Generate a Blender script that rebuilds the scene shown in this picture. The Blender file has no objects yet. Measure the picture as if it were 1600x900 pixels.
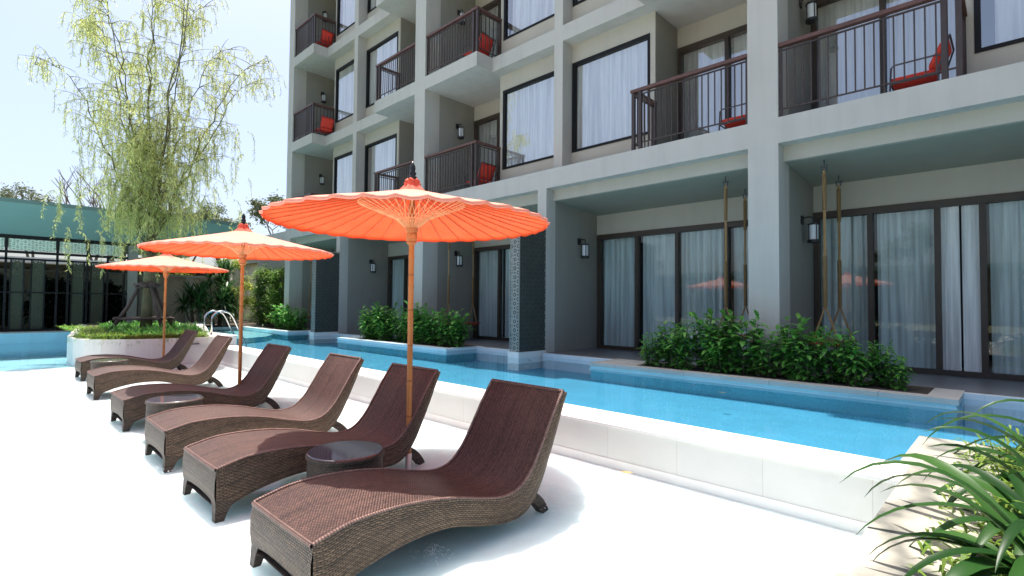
import bpy, math, random
from mathutils import Vector, Matrix
R = random.Random(7)
scene = bpy.context.scene
COL = scene.collection
PI = math.pi

# ------------------------------------------------------------------ mesh builder
class MB:
    def __init__(self):
        self.v = []; self.f = []; self.uv = {}
    def vert(self, p):
        self.v.append(tuple(p)); return len(self.v) - 1
    def face(self, idx, uv=None):
        self.f.append(tuple(idx))
        if uv: self.uv[len(self.f) - 1] = uv
    def poly(self, pts, uv=None):
        self.face([self.vert(p) for p in pts], uv)
    def box(self, x0, x1, y0, y1, z0, z1):
        if x0 > x1: x0, x1 = x1, x0
        if y0 > y1: y0, y1 = y1, y0
        if z0 > z1: z0, z1 = z1, z0
        b = len(self.v)
        self.v += [(x0,y0,z0),(x1,y0,z0),(x1,y1,z0),(x0,y1,z0),(x0,y0,z1),(x1,y0,z1),(x1,y1,z1),(x0,y1,z1)]
        for q in ((0,3,2,1),(4,5,6,7),(0,1,5,4),(1,2,6,5),(2,3,7,6),(3,0,4,7)):
            self.f.append(tuple(b+i for i in q))
    def prism(self, pts, z0, z1):
        n = len(pts); b = len(self.v)
        a = sum(pts[i][0]*pts[(i+1)%n][1]-pts[(i+1)%n][0]*pts[i][1] for i in range(n))
        if a < 0: pts = pts[::-1]
        self.v += [(p[0],p[1],z0) for p in pts] + [(p[0],p[1],z1) for p in pts]
        self.f.append(tuple(range(b+n-1, b-1, -1))); self.f.append(tuple(range(b+n, b+2*n)))
        for i in range(n):
            j = (i+1) % n
            self.f.append((b+i, b+j, b+n+j, b+n+i))
    def tube(self, pts, rad, n=8, cap=True):
        pts = [Vector(p) for p in pts]
        if not hasattr(rad, '__len__'): rad = [rad]*len(pts)
        rings = []; nrm = None
        for i, p in enumerate(pts):
            t = (pts[min(i+1,len(pts)-1)] - pts[max(i-1,0)])
            if t.length < 1e-9: t = Vector((0,0,1))
            t.normalize()
            if nrm is None:
                nrm = t.orthogonal().normalized()
            else:
                nrm = nrm - t*nrm.dot(t)
                if nrm.length < 1e-6: nrm = t.orthogonal()
                nrm.normalize()
            bi = t.cross(nrm)
            b = len(self.v)
            for k in range(n):
                a = 2*PI*k/n
                self.v.append(tuple(p + (nrm*math.cos(a)+bi*math.sin(a))*rad[i]))
            rings.append(b)
        for a, b in zip(rings, rings[1:]):
            for k in range(n):
                self.f.append((a+k, a+(k+1)%n, b+(k+1)%n, b+k))
        if cap:
            self.f.append(tuple(rings[0]+k for k in range(n-1,-1,-1)))
            self.f.append(tuple(rings[-1]+k for k in range(n)))
    def lathe(self, c, prof, n=32, uvr=None):
        cx, cy, cz = c; rings = []
        for r, z in prof:
            b = len(self.v)
            for k in range(n):
                a = 2*PI*k/n
                self.v.append((cx+r*math.cos(a), cy+r*math.sin(a), cz+z))
            rings.append(b)
        for i, (a, b) in enumerate(zip(rings, rings[1:])):
            for k in range(n):
                k2 = (k+1) % n
                uv = None
                if uvr:
                    z0, z1 = prof[i][1], prof[i+1][1]; u0, u1 = 2*PI*uvr*k/n, 2*PI*uvr*(k+1)/n
                    uv = [(u0,z0),(u1,z0),(u1,z1),(u0,z1)]
                self.face((a+k, a+k2, b+k2, b+k), uv)
        self.f.append(tuple(rings[0]+k for k in range(n-1,-1,-1)))
        self.f.append(tuple(rings[-1]+k for k in range(n)))
    def leaf(self, base, d, side, L, W, droop=0.15, seg=2):
        # pointed leaf, folded a little along its midrib
        base = Vector(base); d = Vector(d).normalized(); side = (Vector(side) - d*Vector(side).dot(d))
        if side.length < 1e-4: side = d.orthogonal()
        side.normalize(); up = side.cross(d)
        if up.z < 0: up = -up
        prev = None
        for i in range(seg+2):
            t = i/(seg+1)
            w = W*0.5*math.sin(PI*min(1, t*0.86+0.10))*(1 if t < 0.999 else 0)
            c = base + d*L*t - Vector((0,0,1))*droop*L*t*t
            if i == 0: w *= 0.4
            if t > 0.999:
                k = self.vert(c)
                self.f.append((prev[0], prev[1], k)); 
            else:
                a = self.vert(c - side*w + up*w*0.25); b = self.vert(c + side*w + up*w*0.25)
                if prev: self.f.append((prev[0], prev[1], b, a))
                prev = (a, b)
    def build(self, name, mat, parent=None, smooth=False, kind=None, origin=None):
        me = bpy.data.meshes.new(name)
        if origin is None: origin = parent_origin(parent) if parent else Vector((0,0,0))
        o3 = Vector(origin)
        me.from_pydata([(x-o3.x, y-o3.y, z-o3.z) for x,y,z in self.v], [], self.f)
        if self.uv:
            lay = me.uv_layers.new(name='UVMap')
            for fi, uvs in self.uv.items():
                p = me.polygons[fi]
                for li, q in zip(p.loop_indices, uvs): lay.data[li].uv = q
        if smooth:
            me.polygons.foreach_set('use_smooth', [True]*len(me.polygons))
        me.update()
        me.materials.append(mat)
        o = bpy.data.objects.new(name, me); COL.objects.link(o)
        if parent:
            o.parent = parent
        else:
            o.location = o3
        if kind: o['kind'] = kind
        return o

def parent_origin(p):
    v = Vector((0,0,0))
    while p is not None:
        v += p.location; p = p.parent
    return v

def thing(name, loc, label, cat, group=None):
    o = bpy.data.objects.new(name, None); COL.objects.link(o)
    o.location = loc; o.empty_display_size = 0.2
    o['label'] = label; o['category'] = cat
    if group: o['group'] = group
    return o
def tag(o, label, cat, group=None):
    o['label'] = label; o['category'] = cat
    if group: o['group'] = group
    return o
def copy_tree(root, loc, rot=0, label=None, group=None, scale=1):
    r = root.copy(); COL.objects.link(r); r.location = loc; r.rotation_euler = (0,0,rot)
    r.scale = (scale,)*3
    if label: r['label'] = label
    if group: r['group'] = group
    for ch in list(root.children):
        c = ch.copy(); COL.objects.link(c); c.parent = r
        for g in list(ch.children):
            d = g.copy(); COL.objects.link(d); d.parent = c
    return r

# ------------------------------------------------------------------ materials
class N:
    def __init__(self, name):
        self.m = bpy.data.materials.new(name); self.m.use_nodes = True
        self.t = self.m.node_tree; self.t.nodes.clear()
        self.out = self.t.nodes.new('ShaderNodeOutputMaterial')
    def n(self, typ, **kw):
        o = self.t.nodes.new('ShaderNode'+typ)
        for k, v in kw.items(): setattr(o, k, v)
        return o
    def l(self, a, b): self.t.links.new(a, b)
    def math(self, op, a, b=None, c=None):
        o = self.n('Math', operation=op)
        for i, x in enumerate((a, b, c)):
            if x is None: continue
            if isinstance(x, (int, float)): o.inputs[i].default_value = x
            else: self.l(x, o.inputs[i])
        return o.outputs[0]
    def mixc(self, fac, a, b, typ='MIX'):
        o = self.n('Mix', data_type='RGBA', blend_type=typ)
        for i, x in ((0, fac), (6, a), (7, b)):
            if isinstance(x, (int, float)): o.inputs[i].default_value = x
            elif isinstance(x, tuple): o.inputs[i].default_value = (*x[:3], 1)
            else: self.l(x, o.inputs[i])
        return o.outputs[2]
    def ramp(self, fac, stops):
        o = self.n('ValToRGB'); e = o.color_ramp.elements
        while len(e) < len(stops): e.new(0.5)
        for s, (p, c) in zip(e, stops):
            s.position = p; s.color = (*c, 1) if len(c) == 3 else c
        self.l(fac, o.inputs[0]); return o.outputs[0]
    def noise(self, scale, detail=4, rough=0.55, vec=None, coord='Object'):
        o = self.n('TexNoise'); o.inputs['Scale'].default_value = scale
        o.inputs['Detail'].default_value = detail; o.inputs['Roughness'].default_value = rough
        if vec is None: vec = self.n('TexCoord').outputs[coord]
        self.l(vec, o.inputs['Vector']); return o.outputs['Fac']
    def bump(self, h, strength=0.2, dist=0.01):
        o = self.n('Bump'); o.inputs['Strength'].default_value = strength; o.inputs['Distance'].default_value = dist
        self.l(h, o.inputs['Height']); return o.outputs['Normal']
    def pbr(self, color, rough=0.6, metal=0.0, spec=0.5, normal=None):
        o = self.n('BsdfPrincipled')
        for k, x in (('Base Color', color), ('Roughness', rough), ('Metallic', metal), ('Specular IOR Level', spec)):
            if isinstance(x, tuple): o.inputs[k].default_value = (*x, 1)
            elif isinstance(x, (int, float)): o.inputs[k].default_value = x
            else: self.l(x, o.inputs[k])
        if normal: self.l(normal, o.inputs['Normal'])
        return o.outputs[0]
    def done(self, sh):
        self.l(sh, self.out.inputs[0]); return self.m

def mul(c, k): return tuple(min(1, x*k) for x in c)

def plain(name, c, rough=0.6, metal=0.0, var=0.12, scale=3.0, bump=0.0, bscale=60, spec=0.5):
    b = N(name)
    f = b.noise(scale, 5)
    col = b.ramp(f, [(0.25, mul(c, 1-var)), (0.75, mul(c, 1+var))])
    nrm = b.bump(b.noise(bscale, 3), bump, 0.01) if bump else None
    return b.done(b.pbr(col, rough, metal, spec, nrm))

def paint(name, c, streak=0.10):
    # exterior wall paint: faint blotches, rain streaks and fine grain
    b = N(name)
    tc = b.n('TexCoord').outputs['Object']
    mp = b.n('Mapping'); mp.inputs['Scale'].default_value = (2.2, 2.2, 0.16); b.l(tc, mp.inputs['Vector'])
    st = b.noise(2.0, 5, 0.6, mp.outputs[0])
    bl = b.noise(0.7, 5, 0.6, tc)
    f = b.math('MULTIPLY_ADD', st, 0.5, b.math('MULTIPLY', bl, 0.5))
    col = b.ramp(f, [(0.3, mul(c, 1-streak)), (0.5, c), (0.72, mul(c, 1+streak*0.5))])
    nrm = b.bump(b.noise(140, 3, 0.6, tc), 0.12, 0.004)
    return b.done(b.pbr(col, 0.75, 0, 0.3, nrm))

def leafmat(name, c1, c2, trans=0.4, rough=0.4, hue3=None):
    b = N(name)
    isl = b.n('NewGeometry').outputs['Random Per Island']
    stops = [(0.0, c1), (0.6, c2)] + ([(1.0, hue3)] if hue3 else [(1.0, mul(c2, 1.25))])
    col = b.ramp(isl, stops)
    p = b.pbr(col, rough, 0, 0.22)
    t = b.n('BsdfTranslucent'); b.l(b.mixc(0.5, col, mul(c2, 1.9)), t.inputs[0])
    mx = b.n('MixShader'); mx.inputs[0].default_value = trans
    b.l(p, mx.inputs[1]); b.l(t.outputs[0], mx.inputs[2])
    return b.done(mx.outputs[0])

def wicker(name, c1, c2, dark, p=0.0095, bw=0.021, rough=0.5, spec=0.3):
    # plain weave: rounded strands, every other row shifted by half a strand
    b = N(name)
    uv = b.n('TexCoord').outputs['UV']
    sx = b.n('SeparateXYZ'); b.l(uv, sx.inputs[0])
    v = b.math('DIVIDE', sx.outputs[1], p); row = b.math('FLOOR', v)
    par = b.math('MULTIPLY', b.math('FLOORED_MODULO', row, 2.0), 0.5)
    u = b.math('ADD', b.math('DIVIDE', sx.outputs[0], bw), par)
    hu = b.math('ABSOLUTE', b.math('SINE', b.math('MULTIPLY', u, PI)))
    hv = b.math('SINE', b.math('MULTIPLY', b.math('FRACT', v), PI))
    h = b.math('MULTIPLY', b.math('POWER', hu, 0.6), b.math('POWER', hv, 0.7))
    cell = b.n('CombineXYZ'); b.l(b.math('FLOOR', u), cell.inputs[0]); b.l(row, cell.inputs[1])
    wn = b.n('TexWhiteNoise', noise_dimensions='2D'); b.l(cell.outputs[0], wn.inputs['Vector'])
    rw = b.n('TexWhiteNoise', noise_dimensions='1D'); b.l(row, rw.inputs['W'])
    big = b.noise(4, 4, 0.6)
    tone = b.math('ADD', b.math('MULTIPLY', wn.outputs['Value'], 0.35), b.math('ADD', b.math('MULTIPLY', rw.outputs['Value'], 0.35), b.math('MULTIPLY', big, 0.45)))
    col = b.ramp(tone, [(0.25, c1), (0.85, c2)])
    col = b.mixc(b.ramp(h, [(0.12, (0,0,0)), (0.62, (1,1,1))]), dark, col)  # strand edges and gaps darkened in the colour as weave shading
    return b.done(b.pbr(col, rough, 0, spec, b.bump(h, 0.8, 0.006)))

def perforated(name, c, p):
    # pressed metal sheet with staggered ring and cross cut-outs (real holes: transparent)
    b = N(name)
    tc = b.n('TexCoord').outputs['Object']
    sx = b.n('SeparateXYZ'); b.l(tc, sx.inputs[0])
    u = b.math('DIVIDE', b.math('ADD', sx.outputs[0], sx.outputs[1]), p)
    v = b.math('DIVIDE', sx.outputs[2], p)
    iu, iv = b.math('FLOOR', u), b.math('FLOOR', v)
    par = b.math('FLOORED_MODULO', b.math('ADD', iu, iv), 2.0)
    du = b.math('ABSOLUTE', b.math('SUBTRACT', b.math('FRACT', u), 0.5))
    dv = b.math('ABSOLUTE', b.math('SUBTRACT', b.math('FRACT', v), 0.5))
    oct_ = b.math('MAXIMUM', b.math('MAXIMUM', du, dv), b.math('MULTIPLY', b.math('ADD', du, dv), 0.72))
    ring = b.math('MULTIPLY', b.math('LESS_THAN', oct_, 0.42), b.math('GREATER_THAN', oct_, 0.22))
    mx_, mn_ = b.math('MAXIMUM', du, dv), b.math('MINIMUM', du, dv)
    plus = b.math('MULTIPLY', b.math('LESS_THAN', mx_, 0.24), b.math('LESS_THAN', mn_, 0.09))
    hole = b.math('ADD', b.math('MULTIPLY', ring, b.math('SUBTRACT', 1.0, par)), b.math('MULTIPLY', plus, par))
    f = b.noise(6, 4)
    col = b.ramp(f, [(0.3, mul(c, 0.88)), (0.7, mul(c, 1.08))])
    pb = b.pbr(col, 0.65, 0, 0.15)
    tr = b.n('BsdfTransparent')
    mx = b.n('MixShader'); b.l(hole, mx.inputs[0]); b.l(pb, mx.inputs[1]); b.l(tr.outputs[0], mx.inputs[2])
    return b.done(mx.outputs[0])

def schlick(b, f0, nrm=None):
    # two-sided Fresnel for single sheets
    ge = b.n('NewGeometry'); dp = b.n('VectorMath', operation='DOT_PRODUCT')
    b.l(ge.outputs['Incoming'], dp.inputs[0]); b.l(nrm if nrm else ge.outputs['Normal'], dp.inputs[1])
    c = b.math('MINIMUM', b.math('ABSOLUTE', dp.outputs['Value']), 1.0)
    return b.math('MULTIPLY_ADD', b.math('POWER', b.math('SUBTRACT', 1.0, c), 5.0), 1-f0, f0)

def glass(name, tint, f0=0.1, rough=0.0):
    b = N(name)
    tr = b.n('BsdfTransparent'); tr.inputs[0].default_value = (*tint, 1)
    gl = b.n('BsdfGlossy'); gl.inputs['Roughness'].default_value = rough; gl.inputs[0].default_value = (1.0,0.97,0.92,1)
    wob = b.bump(b.noise(1.3, 2), 0.02, 0.05); b.l(wob, gl.inputs['Normal'])
    mx = b.n('MixShader'); b.l(schlick(b, f0), mx.inputs[0]); b.l(tr.outputs[0], mx.inputs[1]); b.l(gl.outputs[0], mx.inputs[2])
    return b.done(mx.outputs[0])

def water(name, tint, scale, strength, f0=0.02, detail=3, k=0.75):
    b = N(name)
    tc = b.n('TexCoord').outputs['Object']
    nrm = b.bump(b.noise(scale, detail, 0.55, tc), strength, 0.03)
    tr = b.n('BsdfTransparent'); tr.inputs[0].default_value = (*tint, 1)
    gl = b.n('BsdfGlossy'); gl.inputs['Roughness'].default_value = 0.02; b.l(nrm, gl.inputs['Normal'])
    mx = b.n('MixShader'); b.l(b.math('MULTIPLY', schlick(b, f0, nrm), k), mx.inputs[0]); b.l(tr.outputs[0], mx.inputs[1]); b.l(gl.outputs[0], mx.inputs[2])
    return b.done(mx.outputs[0])

def tiles(name, c, grout, tw, th, size=0.004, var=0.08, rough=0.4, offset=0.0, plane='XY'):
    b = N(name)
    tc = b.n('TexCoord').outputs['Object']
    vec = tc
    if plane != 'XY':
        sx = b.n('SeparateXYZ'); b.l(tc, sx.inputs[0]); cb = b.n('CombineXYZ')
        a = b.math('ADD', sx.outputs[0], sx.outputs[1]) 
        b.l(a, cb.inputs[0]); b.l(sx.outputs[2], cb.inputs[1]); vec = cb.outputs[0]
    br = b.n('TexBrick'); br.offset = offset; b.l(vec, br.inputs['Vector'])
    br.inputs['Scale'].default_value = 1; br.inputs['Brick Width'].default_value = tw; br.inputs['Row Height'].default_value = th
    br.inputs['Mortar Size'].default_value = size; br.inputs['Mortar Smooth'].default_value = 0.2
    br.inputs['Color1'].default_value = (*mul(c, 1-var), 1); br.inputs['Color2'].default_value = (*mul(c, 1+var), 1); br.inputs['Mortar'].default_value = (*grout, 1)
    f = b.noise(2.5, 6, 0.65, tc)
    col = b.mixc(1.0, br.outputs['Color'], b.ramp(f, [(0.3, (1-var*1.5,)*3), (0.7, (1.04,)*3)]), 'MULTIPLY')
    nrm = b.bump(b.math('SUBTRACT', 1.0, br.outputs['Fac']), 0.3, 0.004)
    return b.done(b.pbr(col, rough, 0, 0.4, nrm))

def marble(name):
    b = N(name)
    tc = b.n('TexCoord').outputs['Object']
    w = b.n('TexWave'); w.inputs['Scale'].default_value = 0.8; w.inputs['Distortion'].default_value = 9; w.inputs['Detail'].default_value = 5; w.inputs['Detail Scale'].default_value = 1.6
    b.l(tc, w.inputs['Vector'])
    f = b.noise(3, 6, 0.65, tc)
    g = b.math('MULTIPLY_ADD', w.outputs['Fac'], 0.45, b.math('MULTIPLY', f, 0.6))
    col = b.ramp(g, [(0.22, (0.11,0.11,0.105)), (0.36, (0.27,0.26,0.225)), (0.55, (0.43,0.405,0.345))])
    return b.done(b.pbr(col, 0.35, 0, 0.4, b.bump(f, 0.06, 0.01)))

def fabric_canopy(name, c):
    b = N(name)
    tc = b.n('TexCoord').outputs['Object']
    f = b.noise(3.0, 5, 0.6, tc)
    outer = b.ramp(f, [(0.3, mul(c, 0.92)), (0.7, mul(c, 1.06))])
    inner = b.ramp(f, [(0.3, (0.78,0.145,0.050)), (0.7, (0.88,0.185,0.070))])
    col = b.mixc(b.n('NewGeometry').outputs['Backfacing'], outer, inner)  # sunlit top and shaded underside put into the fabric colour
    d = b.pbr(col, 0.8, 0, 0.15, b.bump(b.noise(260, 2, 0.5, tc), 0.15, 0.002))
    t = b.n('BsdfTranslucent'); b.l(b.mixc(1.0, col, (1.0, 0.36, 0.22), 'MULTIPLY'), t.inputs[0])
    mx = b.n('MixShader'); mx.inputs[0].default_value = 0.26
    b.l(d, mx.inputs[1]); b.l(t.outputs[0], mx.inputs[2])
    return b.done(mx.outputs[0])

def bamboo_mat(name, c):
    b = N(name)
    tc = b.n('TexCoord').outputs['Object']
    sx = b.n('SeparateXYZ'); b.l(tc, sx.inputs[0])
    mp = b.n('Mapping'); mp.inputs['Scale'].default_value = (40, 40, 1.5); b.l(tc, mp.inputs['Vector'])
    f = b.noise(1.0, 4, 0.6, mp.outputs[0])
    col = b.ramp(f, [(0.3, mul(c, 0.72)), (0.55, c), (0.75, mul(c, 1.15))])
    z = b.math('FRACT', b.math('DIVIDE', sx.outputs[2], 0.29))
    ring = b.math('LESS_THAN', b.math('ABSOLUTE', b.math('SUBTRACT', z, 0.5)), 0.025)
    col = b.mixc(b.math('MULTIPLY', ring, 0.6), col, mul(c, 0.35))
    return b.done(b.pbr(col, 0.45, 0, 0.4))

def rope_mat(name):
    b = N(name)
    tc = b.n('TexCoord').outputs['Object']
    w = b.n('TexWave', wave_type='BANDS', bands_direction='DIAGONAL'); w.inputs['Scale'].default_value = 22; w.inputs['Distortion'].default_value = 0.6
    b.l(tc, w.inputs['Vector'])
    col = b.ramp(w.outputs['Fac'], [(0.15, (0.10,0.06,0.025)), (0.6, (0.34,0.22,0.10))])
    return b.done(b.pbr(col, 0.8, 0, 0.2, b.bump(w.outputs['Fac'], 0.8, 0.006)))

def curtain_mat(name, c):
    b = N(name)
    tc = b.n('TexCoord').outputs['Object']
    mp = b.n('Mapping'); mp.inputs['Scale'].default_value = (1, 1, 0.04); b.l(tc, mp.inputs['Vector'])
    f = b.noise(13, 3, 0.6, mp.outputs[0])
    col = b.ramp(f, [(0.32, mul(c, 0.66)), (0.6, mul(c, 1.05))])  # vertical streaks put fold shading into the cloth colour
    d = b.n('BsdfDiffuse'); b.l(col, d.inputs[0])
    t = b.n('BsdfTranslucent'); b.l(col, t.inputs[0])
    mx = b.n('MixShader'); mx.inputs[0].default_value = 0.12
    b.l(d.outputs[0], mx.inputs[1]); b.l(t.outputs[0], mx.inputs[2])
    return b.done(mx.outputs[0])

M = {}
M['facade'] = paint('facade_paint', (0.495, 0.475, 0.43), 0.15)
M['sidewall'] = paint('side_wall_shaded', (0.29, 0.28, 0.245), 0.10)  # darker copy of the facade grey, recess shade put into the colour
M['cream'] = paint('cream_paint', (0.475, 0.44, 0.37), 0.09)
M['soffit'] = paint('soffit_paint', (0.41, 0.405, 0.365), 0.08)
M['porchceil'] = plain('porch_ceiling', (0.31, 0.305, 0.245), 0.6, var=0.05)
M['whitewall'] = tiles('white_wall_cladding', (0.665, 0.65, 0.61), (0.50,0.485,0.45), 0.62, 2.0, 0.002, 0.02, 0.5, plane='V')
M['whitestone'] = plain('white_coping', (0.82, 0.80, 0.76), 0.5, var=0.05, scale=5)
M['ledge'] = plain('ledge_white_finish', (0.85, 0.90, 0.90), 0.55, var=0.03, scale=1.5)
_p = [n for n in M['ledge'].node_tree.nodes if n.type == 'BSDF_PRINCIPLED'][0]
_p.inputs['Subsurface Weight'].default_value = 0.75; _p.inputs['Subsurface Radius'].default_value = (0.85, 1.0, 1.0); _p.inputs['Subsurface Scale'].default_value = 0.34
M['marble'] = marble('platform_marble')
M['coping'] = tiles('grey_stone_coping', (0.50,0.49,0.45), (0.25,0.25,0.24), 1.2, 3.0, 0.004, 0.10, 0.5)
M['rim'] = tiles('white_rim_tile', (0.70,0.78,0.80), (0.6,0.68,0.7), 0.3, 3.0, 0.003, 0.04, 0.3)
M['terrace'] = tiles('terrace_tile', (0.16,0.16,0.165), (0.10,0.10,0.105), 0.6, 0.6, 0.004, 0.10, 0.35)
M['poolfloor'] = tiles('pool_floor_tile', (0.060, 0.285, 0.435), (0.07,0.295,0.445), 0.3, 0.3, 0.003, 0.04, 0.4)
M['poolwall'] = tiles('pool_wall_tile', (0.17, 0.48, 0.56), (0.18,0.48,0.56), 0.3, 0.3, 0.003, 0.06, 0.4, plane='V')
M['aqua'] = tiles('aqua_pool_tile', (0.40,0.76,0.88), (0.42,0.76,0.86), 0.3, 0.3, 0.003, 0.04, 0.4)
M['shallow'] = tiles('shallow_bench_tile', (0.25,0.62,0.68), (0.3,0.62,0.66), 0.3, 0.3, 0.003, 0.05, 0.4)
M['water'] = water('pool_water_surface', (0.90,0.97,1.0), 2.2, 0.05)
M['beachwater'] = water('beach_water_surface', (0.94,0.985,0.995), 5.0, 0.16, detail=4)
M['soil'] = plain('soil', (0.05,0.038,0.026), 0.95, var=0.4, scale=12, bump=0.5, bscale=40)
M['grassland'] = plain('ground_earth', (0.16,0.17,0.10), 0.95, var=0.3, scale=0.4, bump=0.3, bscale=10)
M['frame'] = plain('dark_brown_frame', (0.050,0.034,0.023), 0.5, var=0.15, scale=5)
M['frameblack'] = plain('black_window_frame', (0.012,0.012,0.013), 0.55, var=0.1, spec=0.2)
M['rail'] = plain('brown_railing', (0.050,0.032,0.027), 0.45, var=0.15, scale=8)
M['handrail'] = plain('wooden_handrail', (0.115,0.050,0.038), 0.45, var=0.25, scale=9)
M['lampblack'] = plain('lamp_black_metal', (0.014,0.014,0.016), 0.4, var=0.1)
M['lampglass'] = plain('lamp_frosted_glass', (0.72,0.74,0.74), 0.3, var=0.03)
M['red'] = plain('red_cushion', (0.72,0.055,0.035), 0.85, var=0.10, scale=8, bump=0.2, bscale=200)
M['chairmetal'] = plain('grey_chair_metal', (0.055,0.055,0.065), 0.4, var=0.1)
M['redwood'] = plain('red_painted_seat', (0.42,0.060,0.035), 0.6, var=0.2, scale=8)
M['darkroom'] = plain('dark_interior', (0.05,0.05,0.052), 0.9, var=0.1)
M['glass'] = glass('window_glass', (0.96,0.98,0.99), 0.38)
M['doorglass'] = glass('door_glass', (0.86,0.92,0.93), 0.075)
M['curtain'] = curtain_mat('white_curtain', (0.89,0.90,0.86))
M['curtaindim'] = curtain_mat('shaded_curtain', (0.78,0.82,0.78))  # dimmer curtain for the ground doors, room shade put into the colour
M['wick_top'] = wicker('wicker_seat', (0.042,0.018,0.014), (0.165,0.083,0.062), (0.010,0.004,0.004), 0.0115, 0.016, 0.46, 0.42)
M['wick_side'] = wicker('wicker_side', (0.060,0.037,0.023), (0.205,0.132,0.082), (0.012,0.008,0.006), 0.0105, 0.026, 0.5, 0.34)
M['wick_edge'] = wicker('wicker_edge', (0.13,0.068,0.055), (0.27,0.165,0.135), (0.03,0.015,0.012), 0.016, 0.014, 0.45, 0.4)
M['wick_leg'] = wicker('wicker_leg', (0.040,0.028,0.020), (0.130,0.090,0.064), (0.010,0.007,0.005), 0.0105, 0.024, 0.5, 0.34)
M['tableglass'] = plain('table_glass_top', (0.075,0.065,0.085), 0.06, var=0.25, scale=9, spec=0.9)
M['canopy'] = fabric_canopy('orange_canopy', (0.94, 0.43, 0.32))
M['rib'] = plain('rib_orange_bamboo', (0.55,0.125,0.035), 0.6, var=0.2, scale=20)
M['strut'] = plain('strut_pale_bamboo', (0.80,0.42,0.20), 0.6, var=0.15, scale=20)
M['redcap'] = plain('red_cap_fabric', (0.80,0.13,0.075), 0.85, var=0.2, scale=30, bump=0.5, bscale=70)
M['bamboo'] = bamboo_mat('bamboo_pole', (0.50,0.205,0.055))
M['hubwood'] = plain('hub_wood', (0.50,0.20,0.07), 0.55, var=0.3, scale=25)
M['black'] = plain('black_lacquer', (0.012,0.011,0.011), 0.3, var=0.1)
M['steel'] = plain('stainless_steel', (0.62,0.62,0.60), 0.18, 1.0, var=0.05)
M['rope'] = rope_mat('twisted_rope')
M['ropecore'] = plain('plain_rope', (0.33,0.20,0.085), 0.85, var=0.25, scale=60)
M['bark'] = plain('bark', (0.135,0.105,0.078), 0.9, var=0.4, scale=10, bump=0.8, bscale=22)
M['willowbark'] = plain('willow_bark', (0.15,0.135,0.07), 0.9, var=0.35, scale=9, bump=0.7, bscale=24)
M['stake'] = plain('weathered_stake', (0.10,0.072,0.062), 0.9, var=0.4, scale=7, bump=0.5, bscale=30)
M['willow'] = leafmat('willow_leaf', (0.38,0.43,0.13), (0.50,0.55,0.20), 0.5, 0.5, (0.60,0.60,0.32))
M['shrub'] = leafmat('shrub_leaf', (0.045,0.165,0.030), (0.10,0.29,0.048), 0.32, 0.32, (0.20,0.40,0.08))
M['hedge'] = leafmat('hedge_leaf', (0.065,0.14,0.026), (0.13,0.235,0.042), 0.38, 0.4, (0.26,0.34,0.075))
M['palm'] = leafmat('palm_leaf', (0.022,0.060,0.020), (0.050,0.115,0.035), 0.25, 0.3)
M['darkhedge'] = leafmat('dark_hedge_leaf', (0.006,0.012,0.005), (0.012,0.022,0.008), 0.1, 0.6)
M['strap'] = leafmat('strap_leaf', (0.010,0.040,0.008), (0.020,0.068,0.013), 0.14, 0.38, (0.040,0.105,0.02))
M['fern'] = leafmat('fern_leaf', (0.11,0.20,0.03), (0.19,0.30,0.05), 0.4, 0.45, (0.26,0.34,0.07))
M['grass'] = leafmat('grass_blade', (0.09,0.18,0.025), (0.17,0.29,0.04), 0.4, 0.45, (0.30,0.38,0.07))
M['farleaf'] = leafmat('far_tree_leaf', (0.085,0.11,0.055), (0.13,0.155,0.075), 0.3, 0.5, (0.2,0.2,0.12))
M['goldleaf'] = leafmat('golden_bush_leaf', (0.20,0.28,0.04), (0.34,0.40,0.06), 0.4, 0.45, (0.42,0.45,0.10))
M['teal'] = plain('teal_roof_paint', (0.21,0.315,0.29), 0.6, var=0.05, scale=1.0)
M['tealdark'] = plain('teal_roof_upper', (0.13,0.20,0.18), 0.6, var=0.05, scale=1.0)
M['perf_grey'] = perforated('perforated_grey', (0.31,0.305,0.27), 0.088)
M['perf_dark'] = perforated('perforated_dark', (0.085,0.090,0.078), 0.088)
M['perf_white'] = perforated('perforated_pale', (0.74,0.80,0.66), 0.088)
M['perf_olive'] = perforated('perforated_olive', (0.085,0.090,0.062), 0.088)
M['beigewall'] = paint('beige_garden_wall', (0.60,0.54,0.43), 0.12)
M['whitemetal'] = plain('white_roof_metal', (0.78,0.79,0.80), 0.5, var=0.05)
M['leafdry'] = plain('dry_leaf', (0.42,0.27,0.11), 0.8, var=0.3, scale=40)
M['leafdark'] = plain('floating_leaf', (0.05,0.055,0.03), 0.7, var=0.3, scale=40)
M['signplate'] = plain('sign_plate', (0.62,0.61,0.58), 0.5, var=0.05)
M['signink'] = plain('sign_ink', (0.06,0.06,0.06), 0.6, var=0.05)
M['foam'] = plain('foam_white', (0.86,0.88,0.88), 0.4, var=0.04, scale=40, bump=0.6, bscale=90)

# ------------------------------------------------------------------ camera
f_px, yaw, pit, rol = 813.675, math.radians(-44.2358), math.radians(1.7827), math.radians(0.50287)
Fw = Vector((math.sin(yaw)*math.cos(pit), math.cos(yaw)*math.cos(pit), math.sin(pit)))
Rt = Vector((math.cos(yaw), -math.sin(yaw), 0)); Up = Rt.cross(Fw)
R2 = Rt*math.cos(rol) + Up*math.sin(rol); U2 = Up*math.cos(rol) - Rt*math.sin(rol)
cam = bpy.data.cameras.new('camera'); camo = bpy.data.objects.new('camera', cam); COL.objects.link(camo)
cam.sensor_width = 36; cam.lens = f_px/1600*36; cam.clip_start = 0.05; cam.clip_end = 2000
camo.matrix_world = Matrix(((R2.x,U2.x,-Fw.x,0),(R2.y,U2.y,-Fw.y,0),(R2.z,U2.z,-Fw.z,1.0),(0,0,0,1)))
scene.camera = camo

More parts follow.
